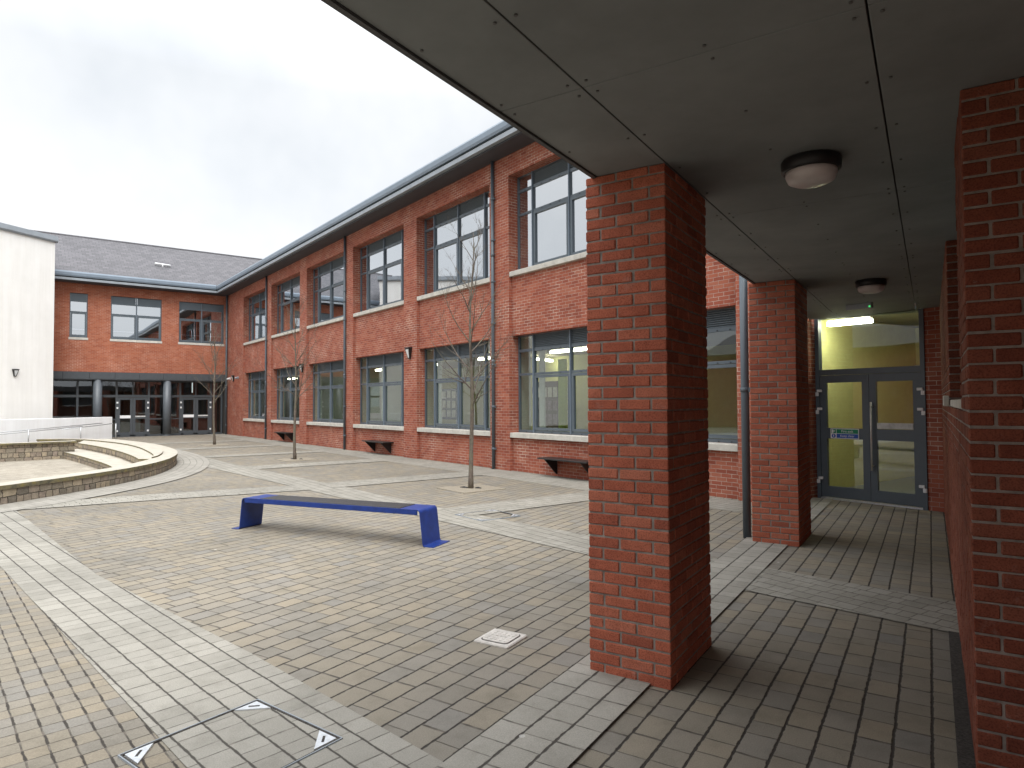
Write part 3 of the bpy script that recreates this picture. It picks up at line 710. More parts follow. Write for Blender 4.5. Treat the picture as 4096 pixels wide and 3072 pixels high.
# ---- glazed double door in the recess
DY = 1.40; DX0, DX1, DS, DTOP = 36.03, 37.86, 36.97, 2.25
bm = bmn()
for a, b in ((DX0, DX0 + .07), (DX1 - .07, DX1)): box(bm, a, b, DY - .02, DY + .10, .0, 3.34)
box(bm, DX0 + .07, DX1 - .07, DY - .02, DY + .10, DTOP, DTOP + .1); box(bm, DX0 + .07, DX1 - .07, DY - .02, DY + .10, 3.28, 3.34)
box(bm, DX0 + .07, DX1 - .07, DY - .03, DY + .08, .002, .03, 1)
DF = obj('door_frame', bm, [M['grey'], M['galv']], WING)
bm = bmn(); box(bm, DX0 + .07, DX1 - .07, DY + .03, DY + .042, DTOP + .1, 3.28); obj('pane', bm, M['glass'], DF)
for s, (a, b) in enumerate(((DX0 + .075, DS - .003), (DS + .003, DX1 - .075))):
    bm = bmn(); y0, y1 = DY - .005, DY + .055; st = .115
    box(bm, a, a + st, y0, y1, .04, DTOP - .005); box(bm, b - st, b, y0, y1, .04, DTOP - .005)
    for z0, z1 in ((.04, .24), (1.10, 1.29), (DTOP - .14, DTOP - .005)): box(bm, a + st, b - st, y0 + .002, y1 - .002, z0, z1)
    dr = obj('door', bm, M['grey'], WING)
    bm = bmn()
    for z0, z1 in ((.23, 1.11), (1.28, DTOP - .13)): box(bm, a + st - .01, b - st + .01, y0 + .02, y0 + .032, z0, z1)
    obj('pane', bm, M['glass'], dr)
    hx = a - .045 if s == 0 else b + .045
    for z in (.34, 1.6, 1.93):
        bm = bmn(); sg = 1 if s == 0 else -1
        cbox(bm, hx - .03, hx + .03, y0 - .035, y0 - .004, z - .06, z + .01, .006); cbox(bm, min(hx, hx + sg * .09), max(hx, hx + sg * .09), y0 - .037, y0 - .006, z + .012, z + .06, .006)
        obj('hinge', bm, M['hinge'], dr)
    if s == 1:
        bm = bmn(); tube(bm, [(a + .055, y0 - .075, .58), (a + .055, y0 - .075, 1.76)], .014, 12)
        for z in (.66, 1.68): tube(bm, [(a + .055, y0 - .075, z), (a + .055, y0, z)], .011, 10)
        obj('handle', bm, M['steel'], dr)
        bm = bmn(); box(bm, a + st + .01, b - st - .005, y0 - .004, y0 + .018, 1.30, 1.40); obj('glazing_strip', bm, M['paper'], dr)
    else:
        sx0, sx1, sz0, sz1 = a + .185, a + .185 + .50, 1.105, 1.285
        bm = bmn(); yy = y0 - .006; box(bm, sx0, sx1, yy, y0, sz0, sz1, 0)
        box(bm, sx0 + .11, sx1 - .012, yy - .002, yy, sz0 + .094, sz1 - .012, 1); box(bm, sx0 + .11, sx1 - .012, yy - .002, yy, sz0 + .012, sz0 + .086, 2)
        box(bm, sx0 + .014, sx0 + .10, yy - .002, yy, sz0 + .094, sz1 - .012, 1)
        box(bm, sx0 + .024, sx0 + .052, yy - .004, yy - .002, sz0 + .10, sz1 - .02, 0); box(bm, sx0 + .06, sx0 + .07, yy - .004, yy - .002, sz0 + .115, sz1 - .03, 0); box(bm, sx0 + .055, sx0 + .088, yy - .004, yy - .002, sz0 + .132, sz0 + .14, 0)
        tube(bm, [(sx0 + .057, yy - .003, sz0 + .048), (sx0 + .057, yy, sz0 + .048)], .036, 20, 2); box(bm, sx0 + .05, sx0 + .064, yy - .005, yy - .003, sz0 + .03, sz0 + .07, 0)
        sg_ = obj('sign', bm, [M['swhite'], M['sgreen'], M['sblue']], dr)
        text_mesh('sign_lettering', 'Fire exit', .062, M['swhite'], dr, ((sx0 + .11 + sx1 - .012) / 2, yy - .003, sz0 + .131), (R(90), 0, 0))
        text_mesh('sign_lettering', 'Keep clear', .058, M['swhite'], dr, ((sx0 + .11 + sx1 - .012) / 2, yy - .003, sz0 + .049), (R(90), 0, 0))

# strip lights hanging in the rooms
M['tube_l'] = emis('lit_lobby_tube', (1, .93, .72), 42)
def strip_light(x, y, z, ln, rz, label, m='tube'):
    t = thing('strip_light', label, 'ceiling light', (x, y, z), rz, 'fluorescent lights on the ceilings')
    bm = bmn(); box(bm, -ln / 2, ln / 2, -.05, .05, .0, .04); obj('housing', bm, M['swhite'], t)
    bm = bmn(); box(bm, -ln / 2 + .01, ln / 2 - .01, -.075, .075, -.07, -.002); obj('diffuser', bm, M[m], t)
for x, y, ln, rz, lab in ((27.93, 2.64, 1.6, 0, 'bright strip light crossing the mullion behind the nearest lower left window'),
                          (24.3, 4.75, 1.2, R(115), 'lower strip light seen whole through the nearest lower window'),
                          (19.6, 2.9, .9, 0, 'short lit tube at the left edge of the window behind the largest sapling'),
                          (24.1, 2.58, 1.5, 0, 'lit tube at the right edge of the window behind the largest sapling'),
                          (15.3, 2.9, 1.4, 0, 'strip light behind the window right of the middle drainpipe'),
                          (7.3, 2.95, 1.3, 0, 'strip light in the window just left of the middle drainpipe'),
                          (2.9, 3.05, 1.2, 0, 'faint strip light seen behind the middle sapling')):
    strip_light(x, y, 3.345, ln, rz, lab)
strip_light(36.33, 2.1, 3.29, .80, 0, 'bright strip light over the glazed double doors inside the lobby', 'tube_l')
strip_light(38.5, 2.6, 3.40, 1.4, 0, 'added unseen lobby light, behind the brickwork right of the double doors')  # added out of sight to brighten the lobby
# display board in the classroom
nb = thing('notice_board', 'blue grey display board with pinned papers behind a lower classroom window', 'notice board', (18.4, 4.3, 1.1))
bm = bmn(); box(bm, -.85, .85, 0, .05, 0, 1.3); obj('board', bm, M['board'], nb)
bm = bmn()
for i in range(4):
    for j in range(3):
        x = -.7 + i * .37 + random.uniform(-.02, .02); z = .1 + j * .4 + random.uniform(-.02, .02); box(bm, x, x + .27, -.012, -.001, z, z + .3)
obj('pinned_papers', bm, M['paper'], nb)
bm = bmn(); box(bm, -.8, -.72, .0, .05, -1.08, 0); box(bm, .72, .8, .0, .05, -1.08, 0); box(bm, -.72, .72, .01, .04, -.6, -.54); obj('stand', bm, M['galv'], nb)

# ------------------------------------------------------------------ end building closing the courtyard
BACK = thing('end_block', 'orange red brick block with tiled roof and glazed ground floor closing the far end', 'building')
YB = -13.0
bm = bmn()
wins = [(-7.94, -7.12), (-6.04, -3.53), (-2.62, -.14)]
ys = [YB, -7.94, -7.12, -6.04, -3.53, -2.62, -.14, 0]
for i in range(0, 8, 2): box(bm, -.36, 0, ys[i], ys[i + 1], 5.34, 7.84)
box(bm, -.36, 0, YB, 0, 7.84, 8.36); box(bm, -.36, 0, YB, 0, 3.60, 5.34)
obj('wall', bm, M['brick_o'], BACK)
bm = bmn()
box(bm, 0, .6, YB, 0, ZT, ZT + .04); obj('eaves', bm, M['eave'], BACK)
bm = bmn()
box(bm, .58, .72, YB, -.73, ZT + .05, ZT + .17, 0); box(bm, .58, .66, YB, -.67, ZT + .17, ZT + .23, 1)
extrude_poly(bm, [(-y, YB, z) for y, z in prof], (0, 12.24, 0), 2)
obj('gutter', bm, [M['greym'], M['plastic_b'], M['greyl']], BACK)
bm = bmn()
zb = zr + .004
extrude_poly(bm, [(.6, YB, zb), (-5.0, YB, zb + 3.1), (-10.6, YB, zb), (-10.6, YB, zb - .2), (.6, YB, zb - .2)], (0, 18.2, 0))
rf = obj('roof', bm, M['roof'], BACK)
bm = bmn(); tube(bm, [(-5, YB, zb + 3.1), (-5, 5.2, zb + 3.1)], .07, 8); obj('ridge', bm, M['roof'], rf)
rv = thing('roof_vent', 'small white T shaped vent on the tiled roof', 'vent', (-1.55, -3.25, zb + 1.18))
bm = bmn(); tube(bm, [(0, 0, -.05), (0, 0, .16)], .05, 10); obj('stem', bm, M['hinge'], rv)
bm = bmn(); tube(bm, [(0, -.42, .16), (0, .42, .12)], .06, 10); obj('cross_pipe', bm, M['hinge'], rv)
# windows of the end block: built in their own frame and turned to face +x
for k, (ya, yb2) in enumerate(wins):
    wd = yb2 - ya; ml = [] if k == 0 else [wd * .5]
    wn = window(BACK, 'window', 0, wd, 0, 2.38, 0, ml, 1, tuple(range(len(ml) + 1)), trans=(.17, .42), gm='glass_up', louv=False)
    wn.location = (-.07, ya, 5.45); wn.rotation_euler = (0, 0, R(90))
    bm = bmn()
    for i in range(len(ml) + 1):
        a = .05 + i * wd * .5; b = (wd if k == 0 else (i + 1) * wd * .5) - .05; box(bm, a, b, .02, .028, 2.38 * .84, 2.37)
    obj('top_panel', bm, M['grey'], wn)
    bm = bmn(); box(bm, .06, wd - .06, .12, .15, .42, .47); obj('guard_rail', bm, M['galv'], wn)
    s = sill(wn, -.04, wd + .04, -.01, .05, -.09)
bm = bmn()   # upper room seen through the panes
box(bm, -5.0, -4.9, YB, -.4, 4.3, 8.2, 0); box(bm, -5.0, -.4, YB, -.4, 4.2, 4.3, 0); box(bm, -5.0, -.4, YB, -.4, 8.1, 8.2, 0)
box(bm, -9.0, -8.9, YB, -.1, 0, 3.6, 0); box(bm, -9, -.36, YB, .3, 3.62, 3.8, 0); box(bm, -9, -.1, YB, -.1, -.04, .002, 0); box(bm, -9, -.36, -.02, .2, 0, 8.3, 0)
for y in (-11.5, -7.2, -4.6, -1.6): box(bm, -6.5, -6.3, y, y + 1.1, .02, 2.6, 1)
box(bm, -4.0, -3.2, -5.4, -4.1, .02, .9, 2)
obj('interior', bm, [M['int_dark'], plain('lobby_timber', (.10, .05, .03), .7), M['int_up']], BACK)
bm = bmn()   # grey band over the entrance
yy = YB
while yy < -.2:
    box(bm, -.5, .03, yy, min(yy + 1.2, -.02) - .012, 3.22, 3.60); yy += 1.2
box(bm, -.5, .015, YB, -.02, 3.18, 3.22)
obj('entrance_fascia', bm, M['greyd'], BACK)
for y in (-6.6, -3.17):
    bm = bmn(); tube(bm, [(-.2, y, 0), (-.2, y, 3.19)], .215, 28); tube(bm, [(-.2, y, 0), (-.2, y, .06)], .235, 28); obj('column', bm, M['greyc'], BACK)
# glazed screen with two pairs of doors
GX = -.55
bm = bmn(); DP = [(-5.66, -4.06), (-2.42, -.72)]
mul = [-.12, -2.42, -.72, -4.06, -5.66, -7.5, -8.9, -10.2, -11.6]
for y in mul: box(bm, GX - .05, GX + .05, y - .05, y + .05, 0, 3.18)
box(bm, GX - .045, GX + .045, YB, -.1, 2.22, 2.36); box(bm, GX - .045, GX + .045, YB, -.1, 0, .1); box(bm, GX - .045, GX + .045, YB, -.1, 3.1, 3.18)
for y0, y1 in ((-4.06, -2.42), (-7.5, -5.66), (YB, -7.5)): box(bm, GX - .035, GX + .035, y0 + .05, y1 - .05, .95, 1.01)
for y in (-4.86, -1.57, -6.6, -3.24): box(bm, GX - .03, GX + .03, y - .025, y + .025, 2.36, 3.1)
scr = obj('glazed_screen', bm, M['greyd'], BACK)
bm = bmn()
for y0, y1, z0, z1 in ((YB, -.1, 2.36, 3.1), (YB, -5.7, .1, 2.22), (-4.02, -2.46, .1, 2.22), (-.68, -.12, .1, 2.22)): box(bm, GX - .006, GX + .006, y0, y1, z0, z1)
obj('pane', bm, M['glass'], scr)
for y0, y1 in DP:
    ym = (y0 + y1) / 2
    for s, (a, b) in enumerate(((y0 + .05, ym - .004), (ym + .004, y1 - .05))):
        bm = bmn()
        box(bm, GX - .03, GX + .045, a, a + .13, .03, 2.2); box(bm, GX - .03, GX + .045, b - .13, b, .03, 2.2)
        for z0, z1 in ((.03, .25), (1.0, 1.16), (2.08, 2.2)): box(bm, GX - .028, GX + .043, a + .13, b - .13, z0, z1)
        dr = obj('door', bm, M['greyd'], BACK)
        bm = bmn()
        for z0, z1 in ((.25, 1.0), (1.16, 2.08)): box(bm, GX - .006, GX + .006, a + .12, b - .12, z0, z1)
        obj('pane', bm, M['glass'], dr)
        for z in (.32, 1.62, 1.92):
            bm = bmn(); hy = a - .01 if s == 0 else b + .01; cbox(bm, GX + .045, GX + .08, hy - .045, hy + .045, z - .05, z + .05, .01); obj('hinge', bm, M['hinge'], dr)
        bm = bmn()
        if s == 0: cbox(bm, GX + .045, GX + .055, a + .12, b - .1, 1.04, 1.2, .002)
        else: cbox(bm, GX + .045, GX + .055, a + .12, b - .12, 1.10, 1.17, .002)
        obj('door_sign' if s == 0 else 'glazing_strip', bm, M['swhite'] if s == 0 else M['paper'], dr)

# ------------------------------------------------------------------ white hall, ramp wall, handrail
HR = math.atan2(-.818, .576)
HALL = thing('white_hall', 'tall cream rendered hall with grey verge at the left edge', 'building', (1.63, -8.69, 0), HR)
bm = bmn(); box(bm, 0, 15, -9, 0, -.1, 10.08); obj('wall', bm, M['render'], HALL)
bm = bmn()
extrude_poly(bm, [(-.09, .07, 10.08), (-.09, .12, 10.16), (-.09, .10, 10.40), (-.09, -9, 10.44), (-.09, -9, 10.08)], (15.2, 0, 0))
obj('roof_edge', bm, M['greym'], HALL)
RW = tag(obj('ramp_wall', (lambda b_: (cbox(b_, 0, 11, -.3, 0, 0, 1.16, .012), b_)[1])(bmn()), M['white']), 'low white rendered wall in front of the hall with a handrail', 'wall')
RW.location = (1.61, -6.08, 0); RW.rotation_euler = (0, 0, HR)
HRL = thing('handrail', 'thin pale steel handrail rising along the low white wall', 'handrail', (1.61, -6.08, 0), HR)
for k, (pa, pb) in enumerate((((8.5, .45, .50), (.9, .35, .86)), ((8.5, .62, .42), (2.2, .6, .74)), ((3.2, .45, .62), (.15, .2, .82)))):
    bm = bmn(); tube(bm, [pa, ((pa[0] + pb[0]) / 2, (pa[1] + pb[1]) / 2, (pa[2] + pb[2]) / 2 - .015), pb], .022, 8); obj('rail', bm, M['galv'], HRL)
for x, h_ in ((4.75, .66), (2.15, .75), (.16, .82)):
    bm = bmn(); tube(bm, [(x, .42, 0), (x, .42, h_)], .025, 8); obj('post', bm, M['galv'], HRL)

# low building behind the photographer's left: it shows only as a reflection in the windows
OPP = thing('opposite_block', 'low brick block mirrored in the ground floor windows', 'building', (12, -30, 0), R(2))
bm = bmn(); box(bm, 0, 42, -8, 0, 0, 5.2); obj('wall', bm, M['brick'], OPP)
bm = bmn(); extrude_poly(bm, [(-.3, .5, 5.2), (-.3, -4, 7.0), (-.3, -8.5, 5.2)], (42.6, 0, 0)); obj('roof', bm, M['roof'], OPP)

# ------------------------------------------------------------------ amphitheatre
AM = thing('amphitheatre', 'round sunken stone seating area with curved wall and pale coping', 'amphitheatre')
n = len(RING)
def htop(p): return .29 + .06 * max(0, min(1, (p[0] - 16) / 11.))
zt = [htop(p) for p in RING]
bm = bmn(); ribbon(bm, RING, .40, -.2, [z - .075 for z in zt], 0); obj('outer_wall', bm, M['stone'], AM)
bm = bmn()
cp = offset(RING, -.025)
ribbon(bm, cp, .475, [z - .075 for z in zt], zt, 1, 0); obj('coping', bm, [M['coping'], M['moss']], AM)
bm = bmn(); inn = offset(RING, .39)
sheet(bm, inn + [(6.3, -13.), (8., -19.), (20., -21.8), (29.2, -19.), (29.4, -15.)], -.15); obj('stage_floor', bm, M['pave_sunk'], AM)
ZF = -.15
R1 = smooth_poly([(12.6, -8.95), (14.4, -8.72), (16.2, -8.52), (18.0, -8.36), (19.6, -8.24), (20.9, -8.18), (22.0, -8.22), (22.6, -8.32)])
R2 = smooth_poly([(11.6, -8.3), (13.5, -8.02), (15.5, -7.8), (17.5, -7.66), (19.4, -7.6), (20.9, -7.60), (21.9, -7.64)])
R3 = smooth_poly([(9.5, -7.95), (12.0, -7.35), (14.5, -7.0), (17.0, -6.92), (19.2, -7.02), (20.4, -7.09), (21.4, -7.19), (22.1, -7.36)])
def tier(nm, front, back, z0, z1):
    bm = bmn(); P = front + list(reversed(back)); prism(bm, P, z0, z1 - .05, 0)
    obj('seating_tier', bm, M['stone'], AM)
    bm = bmn(); prism(bm, P, z1 - .05, z1, 1, 0); obj('tier_slab', bm, [M['coping'], M['moss']], AM)
tier('a', R1, R2, ZF, .09)
tier('b', R2, R3, ZF, .315)
ri = offset(RING, .38); back3 = [p for p in ri if 9.3 < p[0] < 22.0 and p[1] > -7.34]
tier('c', R3, list(reversed(sorted(back3, key=lambda p: -p[0]))), ZF, .36)
bm = bmn(); ribbon(bm, [(13.0, -8.55), (13.1, -10), (13.3, -12), (13.5, -15)], .4, ZF, .42, 0); obj('back_wall', bm, M['stone'], AM)
bm = bmn(); ribbon(bm, [(13.03, -8.5), (13.13, -10), (13.33, -12), (13.53, -15)], .46, .42, .48, 1, 0); obj('coping', bm, [M['coping'], M['moss']], AM)

# ------------------------------------------------------------------ covered walkway
CAN = thing('covered_walkway', 'dark canopy with grey cement board soffit over the brick pillars', 'canopy', (CB.x, CB.y, 0), CANROT)
S = 3.28; VE = -.45
us = [-6.36, -3.76, -1.16, 1.44, 4.04, 6.64, 9.2]
vseams = [VE, .02, 1.225, 2.43, 3.63]
for i in range(len(us) - 1):
    for j in range(len(vseams) - 1):
        a, b = vseams[j] + (.004 if j else 0), vseams[j + 1] - .004; c, d = us[i] + .003, us[i + 1] - .003
        if i == len(us) - 2 and j == 3: continue
        bm = bmn(); cbox(bm, a, b, c, d, S, S + .012, .0025)
        nb_ = 5
        for q in range(nb_):
            yy = c + .06 + (d - c - .12) * q / (nb_ - 1)
            for xx in (a + .045, b - .045) + (((a + b) / 2,) if b - a > .8 else ()):
                tube(bm, [(xx, yy, S - .006), (xx, yy, S)], .0075, 8, 1)
        obj('soffit_board', bm, [M['soffit'], M['bolt']], CAN)
bm = bmn(); box(bm, VE + .02, 3.7, us[0], 8.2, S + .03, S + .5); obj('deck', bm, M['fascia'], CAN)
bm = bmn(); box(bm, 2.6, 2.85, -3.4, -.16, -.05, S + .03); obj('light_blocking_wall', bm, M['brick'], CAN)  # added unseen wall, keeps side light out of the walkway
bm = bmn(); box(bm, VE - .03, VE - .002, us[0], 9.0, S - .012, S + .42); obj('fascia', bm, M['fascia'], CAN)

def course_bricks(bm, a0, a1, start, put, gap=.01, ln=.215):
    x = a0 + start
    if start > 0 and start - gap > .04: put(a0, a0 + start - gap)
    while x < a1 - .03:
        put(x, min(x + ln, a1)); x += ln + gap
def pillar(name, v1, u0, W_, D_, H_, label):
    """brick by brick pillar; local x = across, y = along the walkway"""
    bm = bmn(); k = 0; z = 0.0; T = .1025
    while z < H_ - .01:
        zt_ = min(z + .065, H_)
        def J(): return random.uniform(-.0022, .0022)
        def putx(y0):
            def g(a, b): j = J(); cbox(bm, a + random.uniform(0, .0025), b - random.uniform(0, .0025), y0 + j, y0 + T + j, z + J() * .6, zt_ + J() * .6, random.uniform(.004, .008))
            return g
        def puty(x0):
            def g(a, b): j = J(); cbox(bm, x0 + j, x0 + T + j, a + random.uniform(0, .0025), b - random.uniform(0, .0025), z + J() * .6, zt_ + J() * .6, random.uniform(.004, .008))
            return g
        q = T + .01
        if k % 2 == 0:
            course_bricks(bm, q, W_, 0, putx(0)); course_bricks(bm, 0, W_ - q, 0, putx(D_ - T))
            course_bricks(bm, 0, D_ - q, 0, puty(0)); course_bricks(bm, q, D_, 0, puty(W_ - T))
        else:
            course_bricks(bm, 0, W_ - q, 0, putx(0)); course_bricks(bm, q, W_, 0, putx(D_ - T))
            course_bricks(bm, q, D_, 0, puty(0)); course_bricks(bm, 0, D_ - q, 0, puty(W_ - T))
        z += .075; k += 1
    box(bm, .0065, W_ - .0065, .0065, D_ - .0065, -.05, H_, 1)
    o = obj(name, bm, [M['block'], M['mortar']])
    x, y = cw(v1 - W_, u0); o.location = (x, y, 0); o.rotation_euler = (0, 0, CANROT)
    return tag(o, label, 'pillar', 'square brick pillars carrying the walkway roof')
pillar('brick_pillar', .02, 0, .5525, .89, S - .003, 'nearest square red brick pillar, full height in the middle right')
pillar('brick_pillar', .02, 4.70, .5525, .95, S - .003, 'further square brick pillar standing just left of the double doors')

# passage wall of real bricks, with a window opening
WV = 1.55; WU0, WU1 = -.15, 8.75
bm = bmn(); k = 0; z = 0.; T = .1025; OP = (.72, 3.42, 1.72)
while z < S - .01:
    zt_ = min(z + .065, S - .003)
    spans = [(WU0, WU1)] if z + .03 < OP[2] else [(WU0, OP[0]), (OP[1], WU1)]
    for si, (a0, a1) in enumerate(spans):
        st = (0 if k % 2 == 0 else .1125) if si == 0 else (.1125 if k % 2 else 0)
        if si == 0 and k % 2: a0 += .1125; st = 0
        def g(a, b):
            j = random.uniform(-.002, .002); cbox(bm, WV + j, WV + T + j, a + .001, b - random.uniform(0, .002), z + random.uniform(-.001, .001), zt_, random.uniform(.004, .008))
        course_bricks(bm, a0, a1, st, g)
    b0 = WV if k % 2 else WV + .1125
    def g2(a, b):
        j = random.uniform(-.002, .002); cbox(bm, a + .001, b - random.uniform(0, .002), WU0 + j, WU0 + T + j, z + random.uniform(-.001, .001), zt_, random.uniform(.004, .008))
    course_bricks(bm, b0, WV + 1.2, 0, g2)
    z += .075; k += 1
e = .0065
box(bm, WV + e, WV + .3, WU0 + e, WU1, -.05, OP[2] - .005, 1); box(bm, WV + e, WV + .3, WU0 + e, OP[0] - e, OP[2] - .005, S - .004, 1); box(bm, WV + e, WV + .3, OP[1] + e, WU1, OP[2] - .005, S - .004, 1)
box(bm, WV + .3, WV + 1.2, WU0 + e, WU0 + .3, -.05, S - .004, 1)
PW = obj('passage_wall', bm, [M['block_shaded'], M['mortar']])
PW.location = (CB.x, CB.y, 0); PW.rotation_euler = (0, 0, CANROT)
tag(PW, 'red brick wall, shade put into its colour, with a high window opening at the right edge', 'wall')
bm = bmn(); cbox(bm, WV + .004, WV + .28, OP[0] + .01, OP[1] - .01, OP[2] - .002, OP[2] + .06, .006); cbox(bm, WV - .05, WV - .003, OP[1] - .02, OP[1] + .2, OP[2], OP[2] + .10, .006); obj('sill', bm, M['sill'], PW)
bm = bmn(); box(bm, WV + .16, WV + .22, OP[0] + .01, OP[1] - .01, OP[2] + .09, S - .01, 0)
obj('window', bm, M['grey'], PW)
# pipe beside the further pillar
dp = thing('downpipe', 'grey round downpipe standing against the further brick pillar', 'drainpipe', (37.28, -2.78, 0))
bm = bmn(); tube(bm, [(0, 0, 0), (0, 0, 3.68)], .052, 16); obj('pipe', bm, M['grey'], dp)
bm = bmn(); tube(bm, [(0, 0, 1.9), (0, 0, 1.96)], .06, 16); box(bm, .03, .12, -.015, .015, 1.9, 1.96); obj('bracket', bm, M['grey'], dp)
# ceiling lamps
def ceiling_lamp(v, uu, label):
    x, y = cw(v, uu); t = thing('ceiling_lamp', label, 'lamp', (x, y, S), 0, 'round lamps under the walkway roof')
    bm = bmn(); lathe(bm, [(.165, 0), (.175, -.012), (.172, -.07), (.158, -.078)], 36); obj('rim', bm, M['plastic_b'], t)
    bm = bmn(); lathe(bm, [(.150, -.07), (.150, -.10), (.135, -.135), (.10, -.152), (.04, -.16)], 36); obj('diffuser', bm, M['frost'], t)
ceiling_lamp(.80, .46, 'large round black rimmed ceiling lamp nearest the camera')
ceiling_lamp(.80, 5.35, 'smaller looking round ceiling lamp further along, above the doors')
x, y = cw(.50, 7.45)
xl = thing('exit_light', 'thin emergency light unit with green indicator above the double doors', 'light', (x, y, S - .09), R(-3))
bm = bmn(); cbox(bm, -.2, .2, -.03, .03, .0, .085, .008); obj('body', bm, M['greym'], xl)
bm = bmn(); cbox(bm, .16, .185, -.036, -.028, .01, .035, .002); obj('indicator', bm, M['green_led'], xl)

# ------------------------------------------------------------------ bench
BN = thing('bench', 'bright blue steel bench with dark perforated seat standing on the paving', 'bench', (33.69, -6.92, 0), R(29))
def bend(bm, prof, y0, y1, th):
    pr = [Vector((x, 0, z)) for x, z in prof]; outer = []; inner_ = []
    for i, p in enumerate(pr):
        d = (pr[min(i + 1, len(pr) - 1)] - pr[max(i - 1, 0)]).normalized(); nn = Vector((d.z, 0, -d.x))
        outer.append(p); inner_.append(p + nn * th)
    extr = [(p.x, y0, p.z) for p in outer] + [(p.x, y0, p.z) for p in reversed(inner_)]
    N_ = len(outer)
    a = [bm.verts.new((p.x, y0, p.z)) for p in outer]; b = [bm.verts.new((p.x, y1, p.z)) for p in outer]
    c = [bm.verts.new((p.x, y0, p.z)) for p in inner_]; d_ = [bm.verts.new((p.x, y1, p.z)) for p in inner_]
    for i in range(N_ - 1):
        for q in ((a[i], b[i], b[i + 1], a[i + 1]), (c[i], c[i + 1], d_[i + 1], d_[i]), (a[i], a[i + 1], c[i + 1], c[i]), (b[i], d_[i], d_[i + 1], b[i + 1])):
            bm.faces.new(q)
    bm.faces.new((a[0], c[0], d_[0], b[0])); bm.faces.new((a[-1], b[-1], d_[-1], c[-1]))
def arc(cx_, cz, r_, a0, a1, n_=6): return [(cx_ + r_ * math.cos(R(a0 + (a1 - a0) * i / n_)), cz + r_ * math.sin(R(a0 + (a1 - a0) * i / n_))) for i in range(n_ + 1)]
for sgn in (-1, 1):
    pf = [(1.16, .45)] + arc(1.425, .405, .045, 90, 4) + [(1.515, .03)] + arc(1.538, .03, .022, 176, 270, 4) + [(1.66, .008)]
    pf = [(x * sgn, z) for x, z in pf]
    bm = bmn(); bend(bm, pf if sgn > 0 else list(reversed(pf)), -.21, .21, .010)
    tag(obj('leg', bm, M['blue'], BN))
bm = bmn()
for y in (-.21, .185): cbox(bm, -1.42, 1.42, y, y + .025, .385, .4385, .004)
for y in (-.2098, .1852): box(bm, -1.158, 1.158, y, y + .0246, .437, .4498)
box(bm, -1.15, 1.15, -.185, -.17, .40, .405)
for x in (-.75, 0, .75): box(bm, x - .02, x + .02, -.185, .185, .40, .432)
obj('frame', bm, M['blue'], BN)
bm = bmn(); x = -1.15
while x < 1.14: cbox(bm, x, x + .028, -.19, .19, .438, .456, .003); x += .0385
obj('seat', bm, M['seat'], BN)

# ------------------------------------------------------------------ covers in the paving
dc = thing('drain_cover', 'pale square drain cover with rounded metal lid in the paving', 'drain cover', (38.27, -7.50, .004), R(22))
bm = bmn(); cbox(bm, -.15, .15, -.15, .15, -.02, .012, .008); obj('surround', bm, M['concrete'], dc)
bm = bmn(); rr = []
for cx_, cy_, a in ((.075, .075, 0), (-.075, .075, 90), (-.075, -.075, 180), (.075, -.075, 270)):
    rr += [(cx_ + .035 * math.cos(R(a + q * 22.5)), cy_ + .035 * math.sin(R(a + q * 22.5))) for q in range(5)]
prism(bm, [(x * 1.07, y * 1.07) for x, y in rr], 0, .0135, 1); prism(bm, rr, .0135, .018, 0)
for i in range(5):
    for j in range(5): box(bm, -.085 + i * .04, -.07 + i * .04, -.085 + j * .04, -.07 + j * .04, .018, .021, 0)
obj('lid', bm, [M['concrete_g'] if False else M['concrete'], M['soil']], dc)
def access_cover(loc, rz, s, label, m_in):
    t = thing('access_cover', label, 'access cover', loc, rz, 'recessed access covers in the paving')
    bm = bmn(); h_ = s / 2
    for a, b, c, d in ((-h_, h_, -h_, -h_ + .006), (-h_, h_, h_ - .006, h_), (-h_, -h_ + .006, -h_ + .006, h_ - .006), (h_ - .006, h_, -h_ + .006, h_ - .006)):
        box(bm, a, b, c, d, -.01, .0045)
    obj('frame', bm, M['greym'], t)
    bm = bmn(); h2 = h_ - .006
    for a, b, c, d in ((-h2, h2, -h2, -h2 + .01), (-h2, h2, h2 - .01, h2), (-h2, -h2 + .01, -h2 + .01, h2 - .01), (h2 - .01, h2, -h2 + .01, h2 - .01)): box(bm, a, b, c, d, -.01, .002)
    obj('gap', bm, M['soil'], t)
    for sx in (-1, 1):
        for sy in (-1, 1):
            bm = bmn(); q = h_ - .024; L_ = .14
            prism(bm, [(sx * q, sy * q), (sx * (q - L_), sy * q), (sx * q, sy * (q - L_))], -.01, .005, 0)
            cxx, cyy = sx * (q - L_ * .33), sy * (q - L_ * .33); dx, dy = sx * .022, -sy * .022
            p = Vector((cxx, cyy)); d1 = Vector((dx, dy)); d2 = Vector((dy, -dx)) * .22
            prism(bm, [tuple(p + d1 + d2), tuple(p - d1 + d2), tuple(p - d1 - d2), tuple(p + d1 - d2)], .005, .0062, 1)
            obj('corner_plate', bm, [M['galv'], M['soil']], t)
access_cover((38.685, -9.52, .010), R(16), .78, 'recessed paved access cover with bright triangular steel corners in front', 0)
access_cover((33.775, -4.45, .014), R(0), .74, 'recessed access cover with dull steel corners beyond the blue bench', 0)

